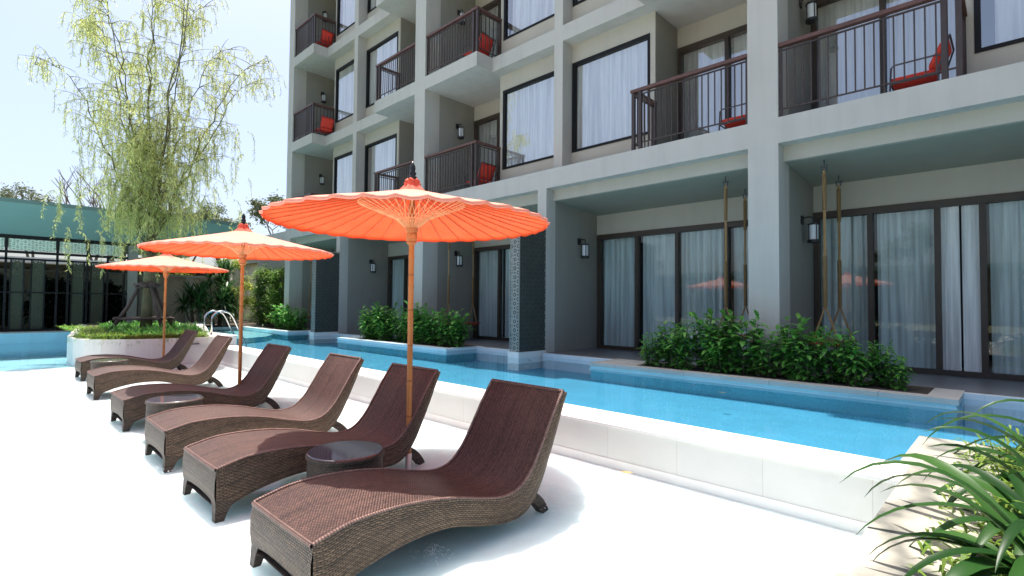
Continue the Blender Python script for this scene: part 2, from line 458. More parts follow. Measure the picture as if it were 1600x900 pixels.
# ------------------------------------------------------------------ light
sd = Vector((-0.25, 0.085, 1.0)).normalized()
el = math.asin(sd.z); az = math.atan2(sd.x, sd.y)
sun = bpy.data.lights.new('sun', 'SUN'); suno = bpy.data.objects.new('sun', sun); COL.objects.link(suno)
sun.energy = 8.0; sun.angle = math.radians(0.5); sun.color = (1.0, 0.955, 0.88)
suno.rotation_euler = (-sd).to_track_quat('-Z', 'Y').to_euler(); suno.location = (0,0,30)
w = bpy.data.worlds.new('World'); scene.world = w; w.use_nodes = True
nt = w.node_tree; nt.nodes.clear()
wo = nt.nodes.new('ShaderNodeOutputWorld'); bg = nt.nodes.new('ShaderNodeBackground'); sky = nt.nodes.new('ShaderNodeTexSky')
sky.sky_type = 'NISHITA'; sky.sun_disc = False; sky.sun_elevation = el; sky.sun_rotation = az
sky.air_density = 0.8; sky.dust_density = 4.0; sky.ozone_density = 1.0; sky.altitude = 0
bg.inputs[1].default_value = 0.28
nt.links.new(sky.outputs[0], bg.inputs[0]); nt.links.new(bg.outputs[0], wo.inputs[0])
scene.view_settings.view_transform = 'Standard'; scene.view_settings.look = 'None'
scene.view_settings.exposure = 0; scene.view_settings.gamma = 1
scene.render.engine = 'CYCLES'
scene.cycles.max_bounces = 10; scene.cycles.diffuse_bounces = 5; scene.cycles.glossy_bounces = 5; scene.cycles.transparent_max_bounces = 24
scene.cycles.caustics_reflective = False; scene.cycles.caustics_refractive = False
scene.cycles.use_denoising = True
scene.cycles.sample_clamp_indirect = 6

# ------------------------------------------------------------------ key levels
F, RP, WY, DY, BK = 8.28, 8.80, 9.13, 10.06, 11.6
LEDGE, LW = -0.36, -0.33          # floor of the shallow ledge, its water
PW = -0.06                        # water level of the long pool
PB = -0.30

# ------------------------------------------------------------------ ground, pools, terrace (setting)
g = MB()
for x0,x1,y0,y1 in ((-600,-22.9,-600,600),(9,600,-600,600),(-22.9,9,-600,-9),(-22.9,9,BK,600)):
    g.poly([(x0,y0,-0.03),(x1,y0,-0.03),(x1,y1,-0.03),(x0,y1,-0.03)])
g.build('ground', M['grassland'], kind='structure')
# ledge floor and the beach-entry pool left of it
m = MB(); m.poly([(-13.9,-9,LEDGE),(-0.45,-9,LEDGE),(-0.45,3.75,LEDGE),(-13.9,3.75,LEDGE)])
m.build('pool_ledge', M['ledge'], kind='structure')
m = MB()
m.poly([(-22.1,-9,-0.75),(-18.0,-9,-0.62),(-18.0,2.6,-0.62),(-22.1,2.6,-0.75)])
m.poly([(-18.0,-9,-0.62),(-13.9,-9,LEDGE),(-13.9,2.6,LEDGE),(-18.0,2.6,-0.62)])
m.poly([(-22.085,2.6,-0.03),(-22.085,2.6,-0.75),(-22.085,-9,-0.75),(-22.085,-9,-0.03)])
m.build('beach_pool_floor', M['aqua'], kind='structure')
m = MB(); m.poly([(-22.1,-9,LW),(-0.50,-9,LW),(-0.50,3.735,LW),(-12.9,3.735,LW),(-12.9,2.6,LW),(-22.1,2.6,LW)])
m.build('beach_water', M['beachwater'], kind='structure')
m = MB(); m.box(-22.9,-22.1,-9,2.35,-0.5,0.0); m.build('far_pool_coping', M['coping'], kind='structure')
# long pool
poolpoly = [(-22.6,5.8),(-15.0,4.05),(-12.99,4.05),(-12.99,4.165),(-0.57,4.165),(-0.57,5.14),(9,5.14),(9,8.2),(-0.5,8.2),(-0.5,7.4),(-5.3,7.4),(-5.3,8.2),(-9.0,8.2),(-9.0,7.2),(-13.9,7.2),(-13.9,8.2),(-17.8,8.2),(-17.8,7.4),(-22.6,7.4)]
m = MB(); m.poly([(x,y,PB) for x,y in poolpoly]); m.build('pool_floor', M['poolfloor'], kind='structure')
m = MB(); m.poly([(x,y,PW) for x,y in poolpoly]); m.build('pool_water', M['water'], kind='structure')
m = MB()
for (a,b) in zip(poolpoly, poolpoly[1:]+poolpoly[:1]):
    m.poly([(a[0],a[1],PB),(b[0],b[1],PB),(b[0],b[1],-0.10),(a[0],a[1],-0.10)])
m.build('pool_wall', M['poolwall'], kind='structure')
m = MB()
for (a,b) in zip(poolpoly, poolpoly[1:]+poolpoly[:1]):
    m.poly([(a[0],a[1],-0.10),(b[0],b[1],-0.10),(b[0],b[1],0.0),(a[0],a[1],0.0)])
m.build('pool_rim', M['rim'], kind='structure')
m = MB()
sh = [(-22.55,5.85),(-17.6,4.70),(-17.2,5.3),(-17.3,6.0),(-17.8,6.7),(-18.6,7.2),(-19.6,7.38),(-22.55,7.38)]
m.prism(sh, PB, -0.13); m.build('shallow_pool_bench', M['shallow'], kind='structure')
# near coping and wall to the ledge
m = MB(); m.box(-13.0,-0.508,3.74,4.16,-0.6,-0.02); m.build('pool_wall_near', M['whitewall'], kind='structure')
m = MB(); m.box(-13.0,-0.508,3.72,4.17,-0.02,0.004); m.build('near_pool_coping', M['whitestone'], kind='structure')
m = MB(); m.box(-12.95,-0.505,3.735,3.74,-0.4,-0.285); m.build('wall_plinth', M['whitestone'], kind='structure')
# marble platform at the right
m = MB(); m.prism([(-0.505,-9),(9,-9),(9,5.14),(-0.57,5.14),(-0.57,4.172),(-0.505,4.172)], -0.5, 0.008); m.build('marble_platform', M['marble'], kind='structure')
# terrace, planter copings
m = MB()
m.prism([(-20.4,8.2),(9,8.2),(9,BK),(-20.4,BK)], -0.12, 0.0); m.build('terrace', M['terrace'], kind='structure')
m = MB()
for x0,x1 in ((-17.8,-16.32),(-15.98,-13.9),(-9.0,-7.42),(-6.98,-5.3),(-0.5,9)):
    m.box(x0,x1,8.08,8.2,-0.5,0.006)
m.build('terrace_edge', M['rim'], kind='structure')
def planter(x0,x1,y0,pad,name='planter_coping'):
    m = MB()
    m.box(x0-0.02,x1+0.02,y0-0.02,y0+0.2,-0.045,0.012)
    m.box(x0-0.02,x0+pad,y0+0.2,8.3,-0.045,0.012); m.box(x1-pad*0.35,x1+0.02,y0+0.2,8.3,-0.045,0.012)
    m.build(name, M['coping'] if y0 > 7.3 and x0 > -10 else M['rim'], kind='structure')
    m = MB(); m.box(x0+pad,x1-pad*0.35,y0+0.2,8.38,-0.3,0.004); m.build('planter_soil', M['soil'], kind='structure')
planter(-5.3,-0.5,7.4,0.75); planter(-13.9,-9.0,7.2,0.5); planter(-22.6,-17.8,7.4,0.5)
# garden ground left of the hotel
m = MB(); m.prism([(-30,7.9),(-22.66,7.4),(-20.4,8.385),(-20.4,BK+1),(-30,BK+1)], -0.3, 0.002)
m.prism([(-30,2.4),(-22.66,2.4),(-22.66,7.4),(-30,7.9)], -0.3, 0.0)
m.build('garden_soil', M['soil'], kind='structure')

# curved white planter holding the willow
pl = thing('curved_planter', (-16,3,LEDGE), 'curved white masonry planter of grass around the willow tree', 'planter')
outer = [(-22.5,2.4),(-15.1,1.42),(-14.05,1.42),(-13.62,1.55),(-13.36,1.78),(-13.18,2.15),(-13.06,2.6),(-13.0,3.1),(-12.98,3.6),(-12.98,4.22),(-15.0,4.22),(-22.5,6.1)]
inner = [(-22.3,2.6),(-15.1,1.62),(-14.1,1.62),(-13.75,1.72),(-13.53,1.92),(-13.37,2.25),(-13.26,2.65),(-13.2,3.1),(-13.2,3.62),(-14.9,3.62),(-22.3,5.5)]
m = MB(); m.prism(outer, LEDGE-0.6, 0.205); m.build('wall', M['whitewall'], pl)
m = MB()
m.prism([(-13.28,3.64),(-12.96,3.64),(-12.96,4.24),(-15.0,4.24),(-15.0,3.64)], 0.205, 0.225)
m.build('deck_slab', M['whitestone'], pl)
m = MB(); m.prism(inner[:9]+[(-22.3,3.62)], 0.205, 0.24); m.prism([(-22.3,3.63),(-15.02,3.63),(-15.02,4.1),(-22.3,5.6)],0.205,0.24); m.build('soil', M['soil'], pl)
sg = thing('pool_sign', (-12.975,3.35,0.0), 'small grey notice plate on the planter face below the ladder', 'sign')
m = MB(); m.box(-12.985,-12.962,3.24,3.50,0.0,0.15); m.build('plate', M['signplate'], sg)
m = MB(); m.box(-12.962,-12.958,3.30,3.45,0.055,0.085); m.box(-12.962,-12.958,3.31,3.44,0.105,0.112); m.build('marking', M['signink'], sg)

# ------------------------------------------------------------------ hotel
H = thing('hotel_building', (-10,8.28,0), 'grey four storey hotel block with recessed balconies beside the long pool', 'building')
c0,c1,c2,c3,c4,c5 = 1.69,-2.76,-7.20,-11.645,-16.10,-20.13
cm = 6.13
FC = {c1:0.22, c3:0.235, c5:0.225, cm:0.22}
ZK = [3.83, 7.13, 10.43]
TOP = 14.6
for c, h in FC.items():
    m = MB(); m.box(c-h,c+h,F,F+0.5,-0.3,TOP); m.build('column', M['facade'], H)
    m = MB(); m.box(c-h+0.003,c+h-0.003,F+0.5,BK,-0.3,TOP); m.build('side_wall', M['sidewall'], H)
for c in (c0,c2,c4):
    m = MB(); m.box(c-0.12,c+0.12,F,F+0.3,-0.3,3.44); m.build('column', M['facade'], H)
    m = MB(); m.box(c-0.117,c+0.117,F+0.3,BK,-0.3,3.44); m.build('side_wall', M['sidewall'], H)
    m = MB(); m.box(c-0.12,c+0.12,RP,BK,3.83,TOP); m.build('column', M['facade'], H)
def curtain(x0, x1, y, z0, z1, folds=11, amp=0.03, seed=0, gather=0.0):
    r = random.Random(seed); m = MB()
    n = max(8, int((x1-x0)/0.018)); rows = 7
    ph = r.random()*6; fr = folds*(x1-x0)
    for j in range(rows+1):
        t = j/rows
        for i in range(n+1):
            s = i/n
            a = amp*(0.55+0.45*math.sin(3.1*s+ph))*(0.55+0.45*(1-t))
            yy = y + a*math.sin(2*PI*fr*s + ph + 0.8*math.sin(5*s*PI+ph)) + 0.4*a*math.sin(4.7*PI*fr*s+ph*2)
            xx = x0 + (x1-x0)*s
            if gather: xx += gather*(1-t)*(s-0.0) 
            m.vert((xx, yy, z0+(z1-z0)*t))
    for j in range(rows):
        for i in range(n):
            a = j*(n+1)+i
            m.f.append((a,a+1,a+n+2,a+n+1))
    return m
def window(x0,x1,z0,z1,y,seed):
    m = MB(); b = 0.055
    for q in ((x0,x1,z0,z0+b),(x0,x1,z1-b*1.4,z1),(x0,x0+b*1.2,z0+b,z1-b*1.4),(x1-b,x1,z0+b,z1-b*1.4)):
        m.box(q[0],q[1],y-0.012,y+0.09,q[2],q[3])
    fr = m.build('window', M['frameblack'], H)
    m = MB(); m.poly([(x0+b,y+0.035,z0+b),(x1-b,y+0.035,z0+b),(x1-b,y+0.035,z1-b),(x0+b,y+0.035,z1-b)]); m.build('pane', M['glass'], fr)
    rs = random.Random(seed*13); g0 = rs.choice((0,0,0,0.16,0)); g1 = rs.choice((0,0,0.14,0,0))
    curtain(x0+0.04+g0, x1-0.02-g1, y+0.115, z0+0.02, z1-0.02, 6, 0.058, seed).build('curtain', M['curtain'], fr, smooth=True)
    m = MB(); m.box(x0-0.05,x1+0.05,y+0.3,y+0.32,z0-0.2,z1+0.2); m.build('backing', M['darkroom'], fr)  # dark sheet added for the unlit room behind curtain gaps
def door(xs, z1, y, seed, mat='frame', skip=(), cur=M['curtaindim'], gm='doorglass', z0=0.0):
    # xs: stile positions; a frame, then panes and curtains between
    m = MB(); b = 0.06
    m.box(xs[0],xs[-1],y-0.03,y+0.10,z1-0.11,z1); m.box(xs[0],xs[-1],y-0.03,y+0.10,z0+0.004,z0+0.075)
    for i, x in enumerate(xs):
        wdt = 0.075
        a = x if i == 0 else (x-wdt if i == len(xs)-1 else x-wdt/2)
        m.box(a,a+wdt,y-0.022,y+0.09,z0+0.075,z1-0.11)
    fr = m.build('sliding_door', M[mat], H)
    for i in range(len(xs)-1):
        if i in skip: continue
        m = MB(); yy = y+0.03+(0.022 if i%2 else 0)
        m.poly([(xs[i]+0.03,yy,z0+0.07),(xs[i+1]-0.03,yy,z0+0.07),(xs[i+1]-0.03,yy,z1-0.1),(xs[i]+0.03,yy,z1-0.1)]); m.build('pane', M[gm], fr)
        curtain(xs[i]+0.02+(0.05 if i%2 else 0), xs[i+1]-0.02-(0.10 if (seed+i)%3 == 0 else 0), y+0.17, z0+0.05, z1-0.06, 7, 0.055, seed*7+i).build('curtain', cur, fr, smooth=True)
    return fr
def railing(xa, xe, xw, zk):
    # xa at the column face, xe slab end, returns to the wall at depth WY
    s = 1 if xe > xa else -1
    y = F+0.055; e = xe - s*0.05
    m = MB(); r = 0.0085
    def bar(p, q, t=r):
        m.box(min(p[0],q[0])-t, max(p[0],q[0])+t, min(p[1],q[1])-t, max(p[1],q[1])+t, min(p[2],q[2])-(0 if p[2]!=q[2] else t), max(p[2],q[2])+(0 if p[2]!=q[2] else t))
    zt, zl, zb = zk+1.10, zk+1.02, zk+0.13
    bar((xa,y,zl),(e,y,zl),0.011); bar((xa,y,zb),(e,y,zb),0.010)
    bar((e,y,zl),(e,WY,zl),0.011); bar((e,y,zb),(e,WY,zb),0.010)
    n = 19
    for i in range(1, n):
        x = xa + (e-xa)*i/n; bar((x,y,zb if i%6 else zk),(x,y,zl))
    for i in range(1, 6):
        yy = y + (WY-y)*i/6; bar((e,yy,zb),(e,yy,zl))
    bar((xa+s*0.03,y,zk),(xa+s*0.03,y,zt-0.03),0.016)
    o = m.build('balcony_railing', M['rail'], H)
    for p in ((e,y),(e,WY-0.03),(e-s*0.14,y)):
        m = MB(); m.box(p[0]-0.03,p[0]+0.03,p[1]-0.028,p[1]+0.028,zk,zt-0.03); m.build('post', M['rail'], o)
    m = MB(); m.box(xa,e+s*0.045,y-0.045,y+0.045,zt-0.03,zt+0.025); m.box(e-0.045,e+0.045,y+0.045,WY,zt-0.03,zt+0.025)
    m.build('handrail', M['handrail'], o)
# pairs of mirrored half bays: (white wall column, its balcony columns)
halves = [(c0,1,cm),(c0,-1,c1),(c2,1,c1),(c2,-1,c3),(c4,1,c3),(c4,-1,c5)]
seed = 1
for cw, s, cb in halves:
    xcol = cw + s*0.12; xend = cw + s*2.12; xcor = cw + s*2.17; xb = cb - s*FC[cb]
    short = abs(cb-cw) < 4.2
    # first-floor beam / slab in one piece (front plane F)
    lo, hi = (cw, xb) if s > 0 else (xb, cw)
    m = MB(); m.box(lo,hi,F,BK,3.44,3.83); m.build('beam', M['facade'], H)
    for zk in ZK:
        zt = zk+2.95 if zk < 10 else zk+2.95
        seed += 1
        # window wall
        a, b_ = sorted((xcol, cw+s*2.06))
        m = MB(); m.box(a,b_,WY,WY+0.25,zk,zk+0.54); m.build('window_wall', M['facade'] if zk < 1 else M['cream'], H)
        m = MB(); m.box(a,b_,WY,WY+0.25,zk+2.55,zt); m.build('window_wall', M['cream'], H)
        a2, b2 = sorted((cw+s*2.06, xcor))
        m = MB(); m.box(a2,b2,WY,WY+0.03,zk,zt); m.build('window_wall', M['cream'], H)
        m = MB(); m.box(a2,b2-0.002 if s > 0 else b2,WY+0.03,BK,zk,zt); m.build('return_wall', M['sidewall'], H)  # dark grey stands in for shade on the side of the cream wall
        wa, wb = sorted((xcol+s*0.02, cw+s*2.06))
        window(wa,wb,zk+0.54,zk+2.55,WY,seed)
        # balcony back wall with its door
        a, b_ = sorted((xcor, xb))
        m = MB(); m.box(a,b_,DY,DY+0.2,zk+2.52,zt); m.build('balcony_wall', M['cream'], H)
        mid = (a+b_)/2
        door([a+0.02,mid,b_-0.01], zk+2.52, DY, seed, 'frameblack' if cw < -8 else 'frame', cur=M['curtain'], gm='glass', z0=zk)
        railing(xb, xend, xcor, zk)
    for zk in (7.13, 10.43, 13.73):
        a, b_ = sorted((xcol, xend))
        m = MB(); m.box(a,b_,RP,BK,zk-0.35,zk); m.build('beam', M['facade'], H)
        a, b_ = sorted((xend, xb))
        m = MB(); m.box(a,b_,F,BK,zk-0.35,zk); m.build('balcony_slab', M['facade'], H)
    a, b_ = sorted((xcol, xb))
    m = MB(); m.box(a,b_,RP+0.02,BK,13.73,TOP-0.02); m.build('parapet', M['facade'], H)
    # ground floor: fascia, sloping ceiling, door head
    a, b_ = sorted((cw+s*0.12, xb))
    m = MB(); m.box(a,b_,8.51,8.60,3.21,3.44); m.build('fascia', M['cream'], H)
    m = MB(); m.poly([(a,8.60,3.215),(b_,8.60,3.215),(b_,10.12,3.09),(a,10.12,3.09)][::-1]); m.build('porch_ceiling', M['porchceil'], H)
    m = MB(); m.box(a,b_,10.11,10.3,2.63,3.44); m.build('door_wall', M['cream'], H)
    if cw == c0 and s < 0:
        fr = door([-2.53,-1.72,-0.87,-0.36,0.62,1.55], 2.63, 10.11, seed, skip=(2,))
        cu = curtain(-0.86,-0.62,10.16,0.03,2.56,9,0.025,91,gather=0.0); cu.build('curtain', M['curtain'], fr, smooth=True)
        cu = curtain(-0.595,-0.37,10.17,0.05,2.56,9,0.025,92,gather=0.0); cu.build('curtain', M['curtain'], fr, smooth=True)
    else:
        xs = [a + (b_-a)*t for t in (0.008,0.258,0.49,0.74,0.995)]
        door(xs, 2.63, 10.11, seed+3)
m = MB(); m.box(c5-0.2,cm+0.2,BK,BK+0.2,-0.3,TOP); m.build('rear_wall', M['darkroom'], H)
m = MB(); m.box(c5-0.2,cm+0.2,F+0.3,BK+0.2,TOP,TOP+0.12); m.build('roof', M['facade'], H)
# lower wing at the far end
m = MB(); m.box(-25.2,c5-0.23,9.0,BK,-0.3,3.44); m.build('wing_wall', M['facade'], H)
m = MB(); m.box(-25.2,c5-0.23,8.5,BK,3.44,3.83); m.build('wing_roof', M['facade'], H)

# perforated screens that stand in the pool edge
def screen(c, label):
    t = thing('perforated_screen', (c,7.87,0), label, 'screen')
    x0,x1,y0,y1,z0,z1 = c-0.12,c+0.12,7.47,8.275,0.055,2.62
    m = MB(); m.box(x0+0.03,x1-0.03,y0+0.03,y1,z0,z1-0.02); m.build('core', M['darkroom'], t)
    m = MB(); m.poly([(x0,y0,z0),(x1,y0,z0),(x1,y0,z1),(x0,y0,z1)]); m.build('front_panel', M['perf_grey'], t)
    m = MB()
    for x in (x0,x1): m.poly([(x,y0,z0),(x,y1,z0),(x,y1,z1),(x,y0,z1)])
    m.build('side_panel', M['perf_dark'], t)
    m = MB()
    for x in (x0,x1):
        m.box(x-0.006,x+0.006,y0-0.006,y0+0.02,z0,z1)
    m.box(x0-0.006,x1+0.006,y0-0.006,y1,z1,z1+0.03); m.build('edge_frame', M['perf_grey'] if False else M['sidewall'], t)
    m = MB(); m.box(x0-0.03,x1+0.03,y0-0.03,8.279,PB,0.05); m.build('plinth', M['whitestone'], t)
screen(c2, 'tall grey perforated screen behind the big parasol, below the second room from the right')
screen(c4, 'farther dark perforated screen at the pool edge, right of the small corner bush')

# ------------------------------------------------------------------ wall lamps
def lamp_proto():
    t = thing('wall_lamp', (0,0,0), '', 'wall lamp')
    m = MB(); m.box(0.0,0.025,-0.05,0.05,-0.07,0.07); m.build('wall_plate', M['lampblack'], t)
    m = MB(); m.tube([(0.02,0,0.03),(0.10,0,0.045),(0.17,0,0.03),(0.175,0,-0.06)],0.011,8); m.build('arm', M['lampblack'], t)
    m = MB(); m.lathe((0.175,0,0),[(0.025,-0.055),(0.088,-0.075),(0.088,-0.095),(0.02,-0.096)],24); m.build('cap', M['lampblack'], t)
    m = MB(); m.lathe((0.175,0,0),[(0.066,-0.33),(0.068,-0.096)],24); m.build('glass_shade', M['lampglass'], t, smooth=False)
    m = MB(); m.lathe((0.175,0,0),[(0.07,-0.385),(0.092,-0.38),(0.092,-0.335),(0.02,-0.33)],24)
    for k in range(4):
        a = PI/4+k*PI/2; m.box(0.175+0.079*math.cos(a)-0.006,0.175+0.079*math.cos(a)+0.006,0.079*math.sin(a)-0.006,0.079*math.sin(a)+0.006,-0.335,-0.095)
    m.build('cage', M['lampblack'], t)
    return t
lamps = [(c1+0.22,0.0,'black wall lantern by the rightmost ground floor door behind the rope swing'),
         (c2+0.12,0.0,'black wall lantern just right of the big parasol rim on the ground floor'),
         (c3+0.235,0.0,'black wall lantern between the two ropes of the swing under the big parasol'),
         (c4+0.12,0.0,'black wall lantern between the far screen and the big parasol pole'),
         (c1+0.22,3.83,'black wall lantern on the balcony wall at the top right'),
         (c3+0.235,3.83,'black wall lantern on the first floor balcony above the big parasol'),
         (c3+0.235,7.13,'black wall lantern half hidden by the handrail of the middle top balcony'),
         (c5+0.225,3.83,'black wall lantern lowest on the far left corner of the hotel'),
         (c5+0.225,7.13,'black wall lantern in the middle of the far left balcony column'),
         (c5+0.225,10.43,'black wall lantern highest on the far left corner of the hotel')]
lp = lamp_proto()
for i,(x,z,lab) in enumerate(lamps):
    zz = z + (2.42 if z == 0 else 2.22); yy = 9.42
    if i == 0:
        o = lp; o.location = (x,yy,zz); o['label'] = lab; o['group'] = 'wall lanterns of the hotel'
    else:
        copy_tree(lp, (x,yy,zz), 0, lab, 'wall lanterns of the hotel')

# ------------------------------------------------------------------ balcony chairs
def chair_proto():
    t = thing('balcony_chair', (0,0,0), '', 'chair')
    m = MB()
    for y in (-0.31,0.31):
        m.tube([(-0.32,y,0),(-0.30,y,0.50),(-0.26,y,0.54),(0.24,y,0.54),(0.30,y,0.50)],0.014,6)
        m.tube([(0.24,y,0),(0.26,y,0.35),(0.38,y,0.82)],0.014,6)
        m.tube([(-0.31,y,0.22),(0.26,y,0.22)],0.012,6)
    m.tube([(0.38,-0.31,0.82),(0.38,0.31,0.82)],0.014,6); m.tube([(-0.31,-0.31,0.22),(-0.31,0.31,0.22)],0.012,6)
    m.build('frame', M['chairmetal'], t)
    def cushion(p0,p1,th,wd,name):
        m = MB(); p0 = Vector(p0); p1 = Vector(p1); d = (p1-p0); n = Vector((-d.z,0,d.x)).normalized()
        if n.z < 0: n = -n
        K = 6; g_ = {}
        for side in (0,1):
            for i in range(K+1):
                for j in range(K+1):
                    s, u = i/K, j/K
                    e = min(1, 4*min(s,1-s,u,1-u)+0.15)**0.5
                    p = p0 + d*s + n*(th*0.5 + (1 if side else -1)*th*0.5*e); 
                    g_[(side,i,j)] = m.vert((p.x, -wd/2+wd*u, p.z))
        for i in range(K):
            for j in range(K):
                m.f.append((g_[(1,i,j)],g_[(1,i+1,j)],g_[(1,i+1,j+1)],g_[(1,i,j+1)]))
                m.f.append((g_[(0,i,j)],g_[(0,i,j+1)],g_[(0,i+1,j+1)],g_[(0,i+1,j)]))
        for i in range(K):
            for (p,q) in (((i,0),(i+1,0)),((i+1,K),(i,K)),((0,i+1),(0,i)),((K,i),(K,i+1))):
                m.f.append((g_[(0,)+p],g_[(0,)+q],g_[(1,)+q],g_[(1,)+p]))
        m.build(name, M['red'], t, smooth=True)
    cushion((-0.32,0,0.24),(0.22,0,0.24),0.13,0.56,'seat_cushion')
    cushion((0.22,0,0.34),(0.40,0,0.80),0.13,0.54,'back_cushion')
    return t
chairs = [(-0.92,3.83,0.0,'red cushioned lounge chair on the large balcony at the top right'),
          (-3.24,3.83,0.0,'red cushioned chair in the balcony corner left of the wide right column'),
          (-9.85,7.13,0.15,'red cushioned chair with raised back on the upper middle balcony'),
          (-9.72,3.83,0.0,'red cushioned chair behind the first floor railing above the big parasol'),
          (-18.55,10.43,0.1,'red cushioned chair on the highest far left balcony'),
          (-18.35,7.13,0.0,'red cushioned chair on the lower far left balcony')]
cp = chair_proto()
for i,(x,z,rz,lab) in enumerate(chairs):
    y = 8.80
    if i == 0:
        cp.scale = (0.9,0.9,0.78); cp.location = (x,y,z+0.003); cp['label'] = lab; cp['group'] = 'red chairs on the balconies'
    else:
        q_ = copy_tree(cp,(x,y,z+0.003),rz,lab,'red chairs on the balconies'); q_.scale = (0.9,0.9,0.78)

# ------------------------------------------------------------------ rope swings
def swing(x, lab, ys=(8.79,9.66)):
    ym = sum(ys)/2
    t = thing('rope_swing', (x,ym,0), lab, 'swing', 'rope swings under the porches')
    for y in ys:
        zc = 3.215 - 0.0822*(y-8.6)
        m = MB(); m.tube([(x,y,zc),(x,y,zc-0.10)],0.008,6); m.tube([(x-0.05,y,zc-0.10),(x+0.05,y,zc-0.10)],0.014,6)
        m.tube([(x-0.03,y,zc-0.10),(x-0.03,y,zc-0.17)],0.01,6); m.tube([(x+0.03,y,zc-0.10),(x+0.03,y,zc-0.17)],0.01,6)
        m.build('hook', M['chairmetal'], t)
        m = MB(); m.tube([(x-0.009,y,zc-0.16),(x-0.009,y,0.98)],0.010,8); m.tube([(x+0.009,y,zc-0.16),(x+0.009,y,0.98)],0.010,8)
        m.tube([(x-0.012,y,0.98),(x-0.17,y,0.48)],0.014,8); m.tube([(x+0.012,y,0.98),(x+0.17,y,0.48)],0.014,8)
        o = m.build('rope', M['ropecore'], t)
        for za, zb in ((zc-0.22,zc-0.75),(1.75,1.0)):
            m = MB()
            n = int(abs(za-zb)/0.028)
            prof = []
            for i in range(n*2+1):
                z = za + (zb-za)*i/(n*2)
                prof.append((0.026 if i%2 else 0.033, z))
            m.lathe((x,y,0), prof[::-1], 10)
            m.build('rope_binding', M['rope'], o, smooth=True)
    m = MB(); m.box(x-0.2,x-0.07,ys[0]-0.12,ys[1]+0.12,0.45,0.485); m.box(x-0.065,x+0.065,ys[0]-0.12,ys[1]+0.12,0.45,0.485); m.box(x+0.07,x+0.2,ys[0]-0.12,ys[1]+0.12,0.45,0.485)
    for y in (ys[0]+0.05,ys[1]-0.05): m.box(x-0.19,x+0.19,y-0.03,y+0.03,0.41,0.45)
    m.build('seat', M['redwood'], t)
swing(-2.06,'rope swing with red seat at the rightmost room, ropes both in view')
swing(-3.53,'rope swing hanging left of the wide right column, only its near rope clear')
swing(-10.93,'rope swing with thin pale ropes and red seat below the big parasol')
swing(-19.2,'farthest rope swing, its rope seen left of the far perforated screen')

